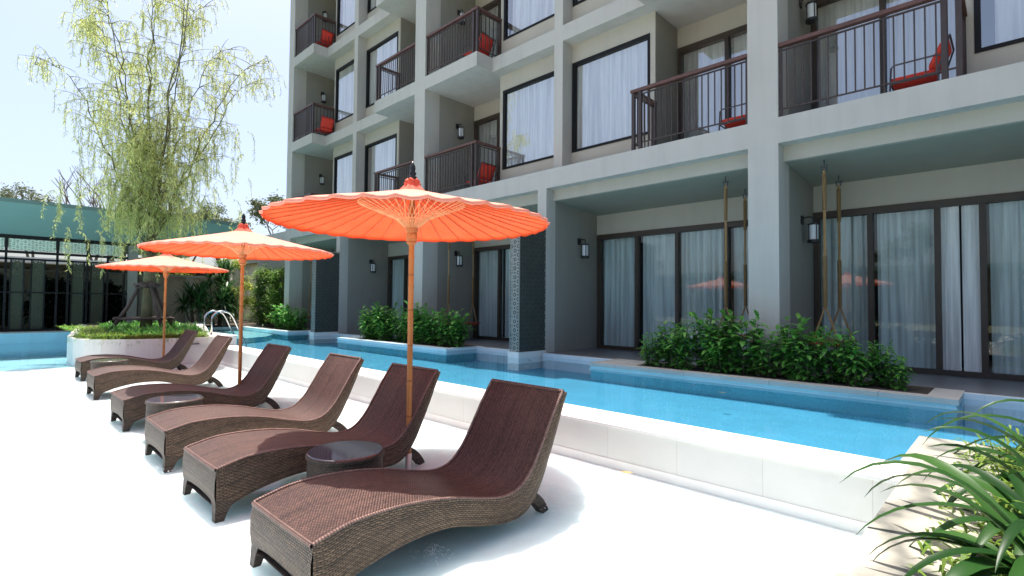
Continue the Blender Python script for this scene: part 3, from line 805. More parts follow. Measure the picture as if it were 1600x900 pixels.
# ------------------------------------------------------------------ sun loungers
def smooth_curve(pts, n):
    # Catmull-Rom through pts
    out = []
    P = [pts[0]] + list(pts) + [pts[-1]]
    for i in range(1, len(P)-2):
        p0,p1,p2,p3 = (Vector((*p,0)) for p in P[i-1:i+3])
        for k in range(n):
            t = k/n
            q = 0.5*((2*p1)+(p2-p0)*t+(2*p0-5*p1+4*p2-p3)*t*t+(3*p1-p0-3*p2+p3)*t**3)
            out.append((q.x,q.y))
    out.append(tuple(pts[-1])); return out
LWID = 0.70
def lounger_proto():
    t = thing('sun_lounger', (0,0,0), '', 'sun lounger')
    top = smooth_curve([(0.0,0.318),(0.06,0.335),(0.22,0.365),(0.48,0.362),(0.74,0.325),(0.98,0.262),(1.16,0.228),(1.30,0.252),(1.41,0.345),(1.50,0.475),(1.59,0.622),(1.66,0.725),(1.705,0.785)],5)
    bot = smooth_curve([(0.0,0.088),(0.10,0.092),(0.24,0.140),(0.48,0.182),(0.74,0.178),(0.98,0.116),(1.18,0.078),(1.34,0.098),(1.455,0.205),(1.545,0.365),(1.63,0.545),(1.69,0.68),(1.735,0.772)],5)
    n = len(top); hw = LWID/2
    m = MB()
    ins = 0.028
    def strip(A, Bx0, Bx1, flip=False, lift=0.0):
        s = 0
        for i in range(n-1):
            (ya,za),(yb,zb) = A[i],A[i+1]; ds = math.hypot(yb-ya,zb-za)
            pts = [(Bx0,ya,za+lift),(Bx1,ya,za+lift),(Bx1,yb,zb+lift),(Bx0,yb,zb+lift)]; uv = [(Bx0,s),(Bx1,s),(Bx1,s+ds),(Bx0,s+ds)]
            if flip: pts = pts[::-1]; uv = uv[::-1]
            m.poly(pts, uv); s += ds
    # shell: sides, underside, ends
    for sgn in (-1,1):
        s = 0
        for i in range(n-1):
            (ya,za),(yb,zb) = top[i],top[i+1]; (yc,zc),(yd,zd) = bot[i],bot[i+1]
            ds = math.hypot(yb-ya,zb-za); K = 4
            for k in range(K):
                u0,u1 = k/K,(k+1)/K
                kk = min(1,max(0,i-1)/6); kn = kk; b0 = 0.009*kk*math.sin(PI*u0); b1 = 0.009*kk*math.sin(PI*u1)
                def L(u,i0): 
                    a = top[i0]; c = bot[i0]; return (c[0]+(a[0]-c[0])*u, c[1]+(a[1]-c[1])*u)
                p = [L(u0,i),L(u0,i+1),L(u1,i+1),L(u1,i)]
                h0 = math.hypot(top[i][0]-bot[i][0], top[i][1]-bot[i][1])
                pts = [(sgn*(hw+b0),)+p[0],(sgn*(hw+b0),)+p[1],(sgn*(hw+b1),)+p[2],(sgn*(hw+b1),)+p[3]]
                uv = [(s,u0*h0),(s+ds,u0*h0),(s+ds,u1*h0),(s,u1*h0)]
                if sgn < 0: pts = pts[::-1]; uv = uv[::-1]
                m.poly(pts, uv)
            s += ds
    strip(bot,-hw,hw,True)
    strip(top,-hw,hw)
    # foot end panel with a low arch
    K = 14
    for k in range(K):
        for r_ in range(3):
            def pt(i, q):
                u = i/K; x = -hw+LWID*u; zb = 0.088+0.040*math.sin(PI*u)**0.5; z = zb+(0.318-zb)*q/3
                return (x, -0.012*math.sin(PI*q/3), z)
            pts = [pt(k,r_),pt(k+1,r_),pt(k+1,r_+1),pt(k,r_+1)]
            m.poly(pts, [(p[0],p[2]) for p in pts])
    pts = [(-hw,)+top[-1],(hw,)+top[-1],(hw,)+bot[-1],(-hw,)+bot[-1]]
    m.poly(pts, [(p[0],p[1]) for p in pts])
    m.build('frame', M['wick_side'], t, smooth=False)
    # woven seat, a few millimetres proud, slightly hollow between the rails
    m = MB(); J = 6; s = 0
    for i in range(n-1):
        (ya,za),(yb,zb) = top[i],top[i+1]; ds = math.hypot(yb-ya,zb-za)
        for j in range(J):
            xa = -hw+ins+(LWID-2*ins)*j/J; xb_ = -hw+ins+(LWID-2*ins)*(j+1)/J
            m.poly([(xa,ya,za+0.004),(xb_,ya,za+0.004),(xb_,yb,zb+0.004),(xa,yb,zb+0.004)],[(s,xa),(s,xb_),(s+ds,xb_),(s+ds,xa)])
        s += ds
    m.build('woven_seat', M['wick_top'], t)
    m = MB()
    def braid(pts, r):
        s = 0; prev = None; V = [Vector(p) for p in pts]
        for i,p in enumerate(V):
            tdir = (V[min(i+1,len(V)-1)]-V[max(i-1,0)]).normalized()
            nx = Vector((1,0,0)) if abs(tdir.x) < 0.5 else Vector((0,1,0)); nn = tdir.cross(nx).normalized(); nx = nn.cross(tdir)
            ring = [m.vert(p+nx*r*math.cos(2*PI*k/8)+nn*r*math.sin(2*PI*k/8)) for k in range(8)]
            if prev:
                ds = (p-V[i-1]).length
                for k in range(8):
                    m.face((prev[k],prev[(k+1)%8],ring[(k+1)%8],ring[k]),[(s,k*0.006),(s,(k+1)*0.006),(s+ds,(k+1)*0.006),(s+ds,k*0.006)])
                s += ds
            prev = ring
    for sgn in (-1,1): braid([(sgn*(hw-0.012),y,z+0.001) for y,z in top],0.0125)
    braid([(-hw+0.01,0.0,0.318),(0,-0.002,0.318),(hw-0.01,0.0,0.318)],0.0115)
    braid([(-hw+0.01,)+top[-1],(0,)+top[-1],(hw-0.01,)+top[-1]],0.0125)
    m.build('edge_braid', M['wick_edge'], t, smooth=True)
    # front legs: flared brackets tapering to the floor
    for sgn in (-1,1):
        m = MB()
        prof = [(0.17,0.13),(0.12,0.105),(0.088,0.08),(0.072,0.05),(0.062,0.025),(0.054,0.0)]
        ws = [0.11,0.085,0.070,0.062,0.056,0.050]
        prev = None
        for (dy,z),wd in zip(prof,ws):
            off = 0.006*(1-z/0.15)
            xo = sgn*(hw+off); xi = sgn*(hw+off-wd)
            ring = [m.vert((xo,-off,z)),m.vert((xo,-off+dy,z)),m.vert((xi,-off+dy*0.7,z)),m.vert((xi,-off,z))]
            if sgn > 0: ring = ring[::-1]
            if prev:
                for k in range(4):
                    k2 = (k+1)%4
                    q = [prev[k],prev[k2],ring[k2],ring[k]]
                    def uvp(i): x,y,z_ = m.v[i]; return ((x+y),z_)
                    m.face(q,[uvp(i) for i in q])
            prev = ring
        m.face(prev)
        m.build('front_leg', M['wick_leg'], t)
    for sgn in (-1,1):
        m = MB(); x = sgn*(hw-0.10)
        c = smooth_curve([(1.34,0.17),(1.44,0.15),(1.52,0.10),(1.575,0.04),(1.60,0.0)],4)
        wd = [0.060-0.024*i/(len(c)-1) for i in range(len(c))]
        prev = None
        for i,(y,z) in enumerate(c):
            a = c[max(i-1,0)]; b = c[min(i+1,len(c)-1)]
            ty,tz = b[0]-a[0],b[1]-a[1]; L = math.hypot(ty,tz) or 1; ny,nz = -tz/L,ty/L
            ring = [m.vert((x-0.03,y+ny*wd[i],z+nz*wd[i]*0.6)),m.vert((x+0.03,y+ny*wd[i],z+nz*wd[i]*0.6)),m.vert((x+0.03,y-ny*wd[i]*0.6,max(0,z-nz*wd[i]*0.6))),m.vert((x-0.03,y-ny*wd[i]*0.6,max(0,z-nz*wd[i]*0.6)))]
            if prev:
                for k in range(4):
                    k2 = (k+1)%4; q = [prev[k2],prev[k],ring[k],ring[k2]]
                    m.face(q,[(m.v[j][0]*1.0+m.v[j][1],m.v[j][2]) for j in q])
            prev = ring
        m.face(prev[::-1])
        m.build('rear_leg', M['wick_leg'], t)
    return t
rights = [(-2.17,1.03),(-3.56,1.06),(-4.87,1.08),(-6.68,1.10),(-9.08,1.16),(-11.32,1.26)]
llab = ['brown wicker sun lounger nearest the camera, mostly in parasol shade',
        'brown wicker sun lounger second from the camera, behind the front round table',
        'brown wicker sun lounger third from the camera, its backrest fully sunlit',
        'brown wicker sun lounger fourth from the camera, beside the middle parasol pole',
        'brown wicker sun lounger fifth from the camera, fully sunlit with long arched side visible',
        'farthest brown wicker sun lounger, dark shaded back against the white planter wall']
lg = lounger_proto()
for i,((x,y),lab) in enumerate(zip(rights,llab)):
    loc = (x-LWID/2, y, LEDGE)
    rot = (0,0.004,-0.006,0.005,-0.004,0.006)[i]
    if i == 0:
        lg.location = loc; lg['label'] = lab; lg['group'] = 'wicker sun loungers on the white ledge'
    else:
        copy_tree(lg, loc, rot, lab, 'wicker sun loungers on the white ledge')

# ------------------------------------------------------------------ round side tables
def table_proto():
    t = thing('side_table', (0,0,0), '', 'side table')
    m = MB(); m.lathe((0,0,0),[(0.232,0.012),(0.238,0.03),(0.243,0.18),(0.238,0.345),(0.236,0.372)],48,uvr=0.24); m.build('wicker_drum', M['wick_leg'], t)
    m = MB(); m.lathe((0,0,0),[(0.236,0.374),(0.240,0.378),(0.240,0.384),(0.234,0.388)],48); m.build('glass_top', M['tableglass'], t)
    m = MB(); m.lathe((0,0,0),[(0.244,0.352),(0.249,0.36),(0.249,0.374),(0.241,0.384),(0.2405,0.372)],48,uvr=0.24); m.build('rim_braid', M['wick_leg'], t, smooth=True)
    m = MB(); m.lathe((0,0,0),[(0.20,0.0),(0.21,0.013)],32); m.build('base', M['black'], t)
    return t
tp = table_proto()
tabs = [(-3.205,1.73,'round brown wicker side table with dark glass top between the two nearest loungers'),
        (-6.10,1.42,'round brown wicker side table between the third and fourth loungers'),
        (-10.72,1.55,'round brown wicker side table between the two farthest loungers')]
for i,(x,y,lab) in enumerate(tabs):
    if i == 0: tp.location = (x,y,LEDGE); tp['label'] = lab; tp['group'] = 'round wicker side tables'
    else: copy_tree(tp,(x,y,LEDGE),i*0.7,lab,'round wicker side tables')

# ------------------------------------------------------------------ parasols
def parasol_proto():
    t = thing('parasol', (0,0,0), '', 'parasol')
    zr, za, RR, NR = 2.035, 2.315, 1.145, 36
    def zprof(r): 
        q = r/RR
        return zr + (za-zr)*(1-q)**1.08 
    m = MB(); SUB = 4; n = NR*SUB; rad = [0.045,0.09,0.16,0.25,0.36,0.48,0.60,0.72,0.84,0.96,1.06,1.145]
    rows = []
    for r in rad:
        row = []
        for k in range(n):
            a = 2*PI*k/n; fr = (k%SUB)/SUB; sag = math.sin(PI*fr)
            rr = r*(1-0.016*sag*(r/RR)**2); z = zprof(r)-0.012*sag*(r/RR)
            if r == rad[-1]: z -= 0.004+0.003*math.sin(k*1.7)
            row.append(m.vert((rr*math.cos(a),rr*math.sin(a),z)))
        rows.append(row)
    for ra,rb in zip(rows,rows[1:]):
        for k in range(n):
            m.f.append((ra[k],rb[k],rb[(k+1)%n],ra[(k+1)%n]))
    # folded hem
    hem = [m.vert((m.v[i][0]*0.994,m.v[i][1]*0.994,m.v[i][2]-0.020)) for i in rows[-1]]
    for k in range(n): m.f.append((rows[-1][k],hem[k],hem[(k+1)%n],rows[-1][(k+1)%n]))
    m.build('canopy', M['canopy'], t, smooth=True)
    for k in range(NR):
        a = 2*PI*k/NR; ca,sa = math.cos(a),math.sin(a); m = MB()
        pts = [(0.05,zprof(0.05)-0.012),(0.40,zprof(0.40)-0.012),(0.80,zprof(0.80)-0.011),(1.125,zprof(1.125)-0.009)]
        m.tube([(r*ca,r*sa,z) for r,z in pts],[0.008,0.0075,0.006,0.0045],5)
        m.build('rib', M['rib'], t)
    # cross-braided struts between the hub and the ribs
    m = MB()
    hz = 2.0
    for k in range(NR):
        a = 2*PI*k/NR
        for da in (-0.30,0.30):
            m.tube([(0.055*math.cos(a),0.055*math.sin(a),hz-0.015),(0.13*math.cos(a+da*0.15),0.13*math.sin(a+da*0.15),hz+0.055),(0.44*math.cos(a+da),0.44*math.sin(a+da),zprof(0.44)-0.02)],0.0026,4)
    for rr,zz in ((0.125,hz+0.05),(0.10,hz+0.03),(0.43,zprof(0.43)-0.022)):
        m.tube([(rr*math.cos(2*PI*k/48),rr*math.sin(2*PI*k/48),zz) for k in range(49)],0.003,4)
    m.build('strut_lattice', M['strut'], t)
    m = MB(); m.lathe((0,0,0),[(0.03,1.845),(0.042,1.86),(0.038,1.875),(0.047,1.885),(0.047,1.93),(0.042,1.935),(0.042,1.945),(0.05,1.955),(0.052,1.985),(0.05,2.0)],24); m.build('hub', M['hubwood'], t, smooth=False)
    m = MB(); z = 0.12; pr = []
    pts = []; rads = []
    i = 0
    while z < 2.30:
        pts += [(0,0,z),(0,0,z+0.012),(0,0,z+0.03)]; rr = 0.0225
        rads += [rr,rr+0.0035,rr]; z += 0.27+0.03*math.sin(i*2.3); i += 1
    m.tube(pts,rads,14); m.build('pole', M['bamboo'], t, smooth=True)
    m = MB(); m.lathe((0,0,0),[(0.027,0.0),(0.027,0.135),(0.0235,0.137)],20); m.build('ground_sleeve', M['steel'], t, smooth=False)
    m = MB(); pf = [(0.155,za-0.072),(0.125,za-0.045),(0.095,za-0.012),(0.072,za+0.012),(0.060,za+0.028),(0.066,za+0.040),(0.052,za+0.052),(0.060,za+0.062),(0.044,za+0.074)]
    n = 40; prev = None
    for r,z in pf:
        row = [m.vert((r*(1+0.10*math.sin(10*2*PI*k/n))*math.cos(2*PI*k/n), r*(1+0.10*math.sin(10*2*PI*k/n))*math.sin(2*PI*k/n), z+0.008*math.sin(5*2*PI*k/n))) for k in range(n)]
        if prev:
            for k in range(n): m.f.append((prev[k],prev[(k+1)%n],row[(k+1)%n],row[k]))
        prev = row
    m.f.append(tuple(prev)); m.build('cap', M['redcap'], t, smooth=True)
    m = MB(); m.lathe((0,0,0),[(0.034,za+0.070),(0.040,za+0.082),(0.040,za+0.092),(0.024,za+0.102),(0.030,za+0.118),(0.030,za+0.13),(0.020,za+0.142),(0.025,za+0.165),(0.022,za+0.185),(0.012,za+0.205),(0.006,za+0.225)],20); m.build('finial', M['black'], t, smooth=True)
    return t
pp = parasol_proto()
para = [(-3.60,2.50,'large orange bamboo parasol in front, its underside and braided struts in view'),
        (-7.36,2.44,'middle orange parasol beside the fourth sun lounger'),
        (-12.58,2.70,'farthest orange parasol, standing beside the farthest lounger')]
for i,(x,y,lab) in enumerate(para):
    if i == 0: pp.location = (x,y,LEDGE); pp['label'] = lab; pp['group'] = 'orange parasols along the ledge'
    else: copy_tree(pp,(x,y,LEDGE),i*0.05,lab,'orange parasols along the ledge')

# ------------------------------------------------------------------ pool ladder
lad = thing('pool_ladder', (-14.0,4.0,0.225), 'curved stainless steel pool ladder rails by the curved planter', 'pool ladder')
for x in (-14.08,-13.52):
    m = MB(); m.tube([(x,3.84,0.225)]+[(x,y,z) for y,z in smooth_curve([(3.84,0.50),(3.86,0.66),(3.98,0.76),(4.14,0.76),(4.28,0.66),(4.45,0.30),(4.62,-0.12),(4.66,-0.6)],5)],0.021,12); o = m.build('rail', M['steel'], lad, smooth=True)
    m = MB(); m.lathe((x,3.84,0),[(0.045,0.225),(0.045,0.236),(0.022,0.24)],16); m.build('foot_flange', M['steel'], o)
m = MB()
for k in range(2): m.box(-14.08,-13.52,4.60,4.68,-0.35-0.25*k,-0.325-0.25*k)
m.build('step', M['steel'], lad)

# ------------------------------------------------------------------ plants
def frame_dir(a, e): return Vector((math.cos(a)*math.cos(e), math.sin(a)*math.cos(e), math.sin(e)))
def shrub_mesh(seed, h=0.62, rad=0.30, stems=13, per=22, L=0.125, W=0.044):
    r = random.Random(seed); lf = MB(); st = MB()
    for s in range(stems):
        a = r.random()*2*PI; rr = rad*math.sqrt(r.random())*0.75
        bx,by = rr*math.cos(a)*0.6, rr*math.sin(a)*0.6
        hh = h*(0.6+0.5*r.random()); tx,ty = bx+rad*0.6*math.cos(a)*r.random(), by+rad*0.6*math.sin(a)*r.random()
        P0 = Vector((bx,by,0)); P1 = Vector(((bx+tx)/2,(by+ty)/2,hh*0.55)); P2 = Vector((tx,ty,hh))
        st.tube([P0,P1,P2],[0.007,0.006,0.004],5)
        for k in range(per):
            t = 0.06+0.94*(k/(per-1))
            p = (P0*(1-t)**2+P1*2*t*(1-t)+P2*t*t)
            ang = k*2.4+r.random()*0.6; el_ = r.uniform(-0.15,0.55)+(0.5 if t > 0.92 else 0)
            d = frame_dir(ang, el_)
            LL = L*r.uniform(0.65,1.2)*(0.8 if t < 0.3 else 1)
            lf.leaf(p, d, Vector((-d.y,d.x,r.uniform(-0.3,0.3))), LL, W*r.uniform(0.8,1.2), r.uniform(0.1,0.5), 2)
    return lf, st
def make_shrub(seed, label, group, **kw):
    t = thing('planter_shrub', (0,0,0), label, 'shrub', group)
    lf, st = shrub_mesh(seed, **kw)
    lf.build('foliage', M['shrub'], t); st.build('stems', M['bark'], t)
    return t
r = random.Random(5)
g1 = 'shrubs in the nearest pool planter'; l1 = 'bushy green shrub in the grey edged planter before the two right rooms'
g2 = 'shrubs in the middle pool planter'; l2 = 'bushy green shrub in the white edged planter behind the big parasol pole'
g3 = 'shrubs in the corner planter'; l3 = 'low green bush by the pool corner left of the far screen'
protos = [make_shrub(s, l1, g1, h=0.88+0.06*k, rad=0.42, stems=16, per=24, L=0.235, W=0.085) for k, s in enumerate((11,12,13))]
spots = [(-4.36,7.84,0.72),(-4.05,7.95,0.95),(-3.78,7.80,0.86),(-3.45,7.98,1.22),(-3.20,7.83,1.00),(-2.92,7.97,1.12),(-2.62,7.85,0.84),(-2.30,7.95,1.10),(-2.06,7.80,0.82),(-1.78,7.95,0.98),(-1.50,7.84,0.80),(-1.28,8.00,0.70),(-1.08,7.86,0.52)]
for i,(x,y,sc) in enumerate(spots):
    if i < 3: o = protos[i]; o.location = (x,y,0.0); o.scale = (sc*0.74,)*3; o.rotation_euler = (0,0,r.random()*6)
    else: copy_tree(protos[i%3],(x,y,0.0),r.random()*6,None,None,sc*0.74)
n2 = 11
for i in range(n2):
    x = -13.25+3.95*i/(n2-1)
    copy_tree(protos[(i*2+1)%3],(x+r.uniform(-0.08,0.08),7.78+r.uniform(-0.12,0.14),0.0),r.random()*6,l2,g2,r.uniform(0.78,0.98)*(0.85 if i > 8 else 1))
for i,(x,y) in enumerate(((-19.9,8.0),(-19.35,8.05),(-18.9,7.95),(-18.5,8.12))):
    copy_tree(protos[i%3],(x,y,0.0),r.random()*6,l3,g3,r.uniform(0.72,0.9))

def tall_shrub(seed, loc, h, rad, label, mat, n=2600, L=0.10, W=0.022, name='tall_shrub', group=None):
    r = random.Random(seed); t = thing(name, loc, label, 'shrub', group); m = MB(); st = MB()
    ox,oy,oz = loc
    for k in range(7):
        a = r.random()*2*PI; st.tube([(ox+0.1*math.cos(a),oy+0.1*math.sin(a),oz),(ox+rad*0.6*math.cos(a),oy+rad*0.6*math.sin(a),oz+h*0.9)],[0.014,0.006],5)
    cl = [(r.uniform(0.08,1.0),r.random()*2*PI,r.random()) for _ in range(60)]
    for k in range(n):
        c = cl[r.randrange(len(cl))]
        zt = c[0]; ra = rad*(0.55+0.6*c[2])*(1.0-0.55*max(0,zt-0.6)/0.4)*(0.75 if zt < 0.15 else 1)
        p = Vector((ox+ra*math.cos(c[1])*0.75+r.gauss(0,0.12), oy+ra*math.sin(c[1])*0.75+r.gauss(0,0.12), oz+max(0.03,zt*h+r.gauss(0,0.10))))
        d = frame_dir(r.random()*2*PI, r.uniform(-0.5,0.9))
        m.leaf(p, d, Vector((-d.y,d.x,r.uniform(-0.5,0.5))), L*r.uniform(0.7,1.3), W*r.uniform(0.8,1.3), r.uniform(0.1,0.5), 1)
    m.build('foliage', mat, t); st.build('stems', M['bark'], t)
    return t
tall_shrub(21,(-22.5,8.3,0),2.35,0.50,'leftmost of three upright green hedge shrubs beside the hotel end wall',M['hedge'],5200,0.13,0.04)
tall_shrub(22,(-21.9,8.6,0),2.20,0.45,'middle of three upright green hedge shrubs beside the hotel end wall',M['hedge'],5200,0.13,0.04)
tall_shrub(23,(-21.0,8.45,0),2.30,0.48,'rightmost of three upright green hedge shrubs beside the hotel end wall',M['hedge'],5200,0.13,0.04)

def fan_palm(seed, loc, label, h, heads=9, nb=52, L=0.80):
    r = random.Random(seed); t = thing('fan_palm', loc, label, 'palm'); m = MB(); st = MB(); ox,oy,oz = loc
    for k in range(heads):
        a = r.random()*2*PI; hh = h*r.uniform(0.45,1.0); rr = r.uniform(0.05,0.55)
        c = Vector((ox+rr*math.cos(a),oy+rr*math.sin(a),oz+hh))
        st.tube([(ox+0.15*math.cos(a),oy+0.15*math.sin(a),oz),c],[0.035,0.025],7)
        for q in range(nb):
            d = frame_dir(q*2.39996, r.uniform(-0.45,1.25))
            m.leaf(c, d, Vector((-d.y,d.x,0)), L*r.uniform(0.75,1.15), 0.062, r.uniform(0.1,0.35), 2)
    m.build('fronds', M['palm'], t); st.build('stems', M['bark'], t)
fan_palm(31,(-22.6,5.9,0),'spiky dark palm clump left of the ladder, nearest the beige wall',1.30)
fan_palm(32,(-22.9,7.0,0),'spiky dark palm clump directly behind the pool ladder',1.45)
fan_palm(33,(-24.3,7.1,0),'taller spiky dark palm clump rising behind the other two',2.45)

# grass and lilies in the curved planter
r = random.Random(9)
m = MB()
def inside(x,y):
    if x < -13.9: return 1.6 < y < 3.9+(-13.9-x)*0.18
    return 1.75+(x+13.9)*0.9 < y < 3.6 and x < -13.3
for k in range(5600):
    x = r.uniform(-19.5,-13.28); y = r.uniform(1.62,4.6)
    if not inside(x,y): continue
    edge = (y < 2.4 or x > -14.0)
    h = r.uniform(0.03,0.13)*(1.0 if edge else 0.8)
    d = frame_dir(r.random()*2*PI, r.uniform(0.5,1.4))
    m.leaf((x,y,0.235), d, (-d.y,d.x,0), h*1.4, 0.017, r.uniform(0.2,0.8), 2)
for k in range(1100):   # spill over the rim
    t_ = r.random(); i = min(6,int(t_*7)); u = t_*7-i
    a, b = inner[i+2], inner[min(i+3,9)]
    x = a[0]+(b[0]-a[0])*u; y = a[1]+(b[1]-a[1])*u
    if i == 0: x = r.uniform(-15.0,-14.0); y = 1.62
    d = frame_dir(math.atan2(y-3.0,x+15.5)+r.uniform(-1,1), r.uniform(0.1,0.9))
    m.leaf((x,y,0.235), d, (-d.y,d.x,0), r.uniform(0.15,0.30), 0.018, r.uniform(0.3,0.9), 2)
m.build('planter_grass', M['grass'], kind='stuff')
m = MB()
for k in range(170):
    x = r.uniform(-19.0,-13.6); y = r.uniform(2.3,4.3)
    if not inside(x,y) or (abs(x+16.85) < 0.35 and abs(y-3.2) < 0.35): continue
    for q in range(r.randint(9,16)):
        d = frame_dir(r.random()*2*PI, r.uniform(0.5,1.35)); LL = r.uniform(0.16,0.42)
        m.leaf((x+r.gauss(0,0.04),y+r.gauss(0,0.04),0.235), d, (-d.y,d.x,0), LL, 0.026, r.uniform(0.3,0.8), 2)
m.build('planter_lilies', M['shrub'], kind='stuff')

# ------------------------------------------------------------------ willow
def willow():
    r = random.Random(42); base = Vector((-16.85,3.2,0.22))
    t = thing('willow_tree', base, 'tall airy willow with drooping yellow green foliage in the curved planter', 'tree')
    tr = MB(); br = MB(); lf = MB()
    tr.tube([base+Vector((0,0,-0.02)),base+Vector((0.02,0.0,0.7)),base+Vector((0.0,0.03,1.5)),base+Vector((-0.02,0.0,2.1))],[0.145,0.125,0.125,0.14],12)
    top = base+Vector((-0.02,0,2.0))
    side = R2.copy(); side.z = 0; side.normalize(); dep = Vector((-side.y,side.x,0))
    # main limbs: sideways lean, depth lean, height, leafiness
    limbs = [(-1.55,0.3,6.6,1.0),(-0.95,-0.6,7.4,1.0),(-0.50,0.7,8.3,0.9),(0.05,-0.3,7.6,0.9),(0.35,0.8,6.9,1.0),(0.95,0.0,8.5,0.75),(1.35,-0.7,7.2,0.7),(2.0,0.4,5.4,0.6),(-1.9,-0.3,5.0,0.7),(-0.2,-1.2,6.0,1.0),(0.55,1.4,6.2,1.0),(1.7,0.9,5.0,0.7),(-1.2,1.2,5.8,0.9)]
    def leafy(p, L, dens):
        # hanging strand
        q = Vector(p); d = Vector((r.gauss(0,0.5),r.gauss(0,0.5),0.25)); n = int(L/0.055); pts = [q.copy()]
        for i in range(n):
            d = d*0.80 + Vector((r.gauss(0,0.06),r.gauss(0,0.06),-1))*0.20
            q = q + d.normalized()*0.055; pts.append(q.copy())
            for k in range(3):
                if r.random() < dens:
                    ld = Vector((r.gauss(0,0.6),r.gauss(0,0.6),-0.75))
                    lf.leaf(q, ld, (r.gauss(0,1),r.gauss(0,1),0.2), r.uniform(0.08,0.135), 0.0165, 0.1, 1)
        br.tube(pts[::3]+[pts[-1]] if len(pts) > 3 else pts, 0.0032, 3, False)
    for lx,ld_,h,leaf_ in limbs:
        tip = top + side*lx*1.02 + dep*ld_ + Vector((0,0,h*0.95))
        ctrl = top + side*lx*0.42 + dep*ld_*0.3 + Vector((0,0,h*0.45))
        N_ = 16; pts = []
        for i in range(N_+1):
            u = i/N_; p = top*(1-u)**2+ctrl*2*u*(1-u)+tip*u*u
            p = p + Vector((r.gauss(0,0.05),r.gauss(0,0.05),0))*(u>0)*1.0
            pts.append(p)
        # whip bends over at the very end
        e = pts[-1]; dirv = (pts[-1]-pts[-3]).normalized(); bend = (side*(1 if lx>0 else -1)+dep*r.uniform(-0.5,0.5))
        q = e.copy()
        for i in range(6):
            dirv = (dirv + bend*0.10 + Vector((0,0,-0.17))).normalized(); q = q+dirv*0.16; pts.append(q.copy())
        M_ = len(pts); br.tube(pts,[max(0.006,0.030*max(0.0,1-i/(M_*0.95))**0.9) for i in range(M_)],7)
        for i in range(3, M_):
            u = i/M_
            low = pts[i].z-base.z
            dens_n = 3
            for _ in range(dens_n):
                if r.random() > (0.45 + 0.55*leaf_)*(1.0 if low < 6.2 else 0.66): continue
                # side twig first, then hang
                a = r.random()*2*PI; L1 = r.uniform(0.25,1.0)*(1.2-0.6*u)
                tw = [pts[i].copy()]; dv = Vector((math.cos(a),math.sin(a),r.uniform(0.3,1.1))).normalized()
                for s in range(6):
                    dv = (dv+Vector((0,0,-0.13))).normalized(); tw.append(tw[-1]+dv*L1/5)
                br.tube(tw,[0.011,0.009,0.008,0.006,0.005,0.004,0.003],4,False)
                for s in range(2,7):
                    if r.random() < 0.72:
                        leafy(tw[s], r.uniform(0.35,1.05)*(1.0 if low < 6 else 0.75), 0.75*leaf_+0.15)
    # dense lower skirt
    for k in range(150):
        a = r.random()*2*PI; rr = 2.35*math.sqrt(r.uniform(0.02,1.0)); zz = r.uniform(2.3,5.8)
        p = base+side*rr*math.cos(a)*1.05+dep*rr*math.sin(a)*0.8+Vector((0,0,zz))
        leafy(p, r.uniform(0.5,1.2), 0.9)
    tr.build('trunk', M['willowbark'], t, smooth=True); br.build('branches', M['willowbark'], t, smooth=True); lf.build('crown', M['willow'], t)
willow()
# wooden stake frame propping the willow
sf = thing('stake_frame', (-16.85,3.2,0.22), 'weathered wooden tripod of stakes and crossbars propping the willow trunk', 'tree stake')
side = Vector((R2.x,R2.y,0)).normalized(); dep = Vector((-side.y,side.x,0)); tb = Vector((-16.85,3.2,0.0))
feet = [tb-side*0.62-dep*0.45, tb+side*0.66-dep*0.30, tb-side*0.30+dep*0.6, tb+side*0.42+dep*0.55]
for k,fp in enumerate(feet):
    d = (fp-tb); m = MB(); m.tube([fp+Vector((0,0,0.2)),tb+d*0.55+Vector((0,0,0.82)),tb+d*0.16+Vector((0,0,1.52))],[0.05,0.047,0.042],9); m.build('stake', M['stake'], sf, smooth=True)
for a,b in ((0,1),(1,3),(3,2),(2,0)):
    pa = feet[a]*0.78+tb*0.22; pb = feet[b]*0.78+tb*0.22; e = (pb-pa).normalized()*0.13
    m = MB(); m.tube([pa-e+Vector((0,0,0.52)),pb+e+Vector((0,0,0.54))],[0.038,0.036],8); m.build('crossbar', M['stake'], sf, smooth=True)
m = MB()
for z in (1.36,1.41,1.46):
    m.tube([(tb.x+0.21*math.cos(q*PI/8),tb.y+0.21*math.sin(q*PI/8),z+0.01*math.sin(q)) for q in range(17)],0.022,6)
for q in range(7):
    a = q*0.9; m.tube([(tb.x+0.3*math.cos(a),tb.y+0.3*math.sin(a),1.45),(tb.x+0.3*math.cos(a+1.5),tb.y+0.3*math.sin(a+1.5),1.38)],0.03,6)
m.build('rope_binding', M['stake'], sf, smooth=True)

# ------------------------------------------------------------------ pavilion behind the beach pool
PX = -22.75
pv = thing('garden_pavilion', (PX,-2,0), 'long pavilion with teal sloping roof and dark frames holding perforated panels', 'pavilion')
m = MB(); ys0, ys1 = -9.0, 6.75
EX = PX+1.35
m.poly([(PX+0.07,ys0,3.06),(PX+0.07,ys1,3.06),(EX,ys1+0.2,3.93),(EX,ys0,3.93)])
m.poly([(PX+0.07,ys0,3.06),(PX-5,ys0,3.02),(PX-5,ys1,3.02),(PX+0.07,ys1,3.06)])
m.poly([(PX+0.07,ys1,3.06),(PX-5,ys1,3.02),(PX-5,ys1+0.2,4.1),(EX,ys1+0.2,3.93)])
m.build('eave', M['teal'], pv)
m = MB(); m.prism([(EX,ys0),(EX+0.012,ys0),(EX+0.012,ys1+0.2),(EX,ys1+0.2)],3.90,4.02); m.poly([(EX,ys0,4.02),(EX,ys1+0.2,4.02),(PX-5,ys1+0.2,4.12),(PX-5,ys0,4.12)]); m.build('roof', M['tealdark'], pv)
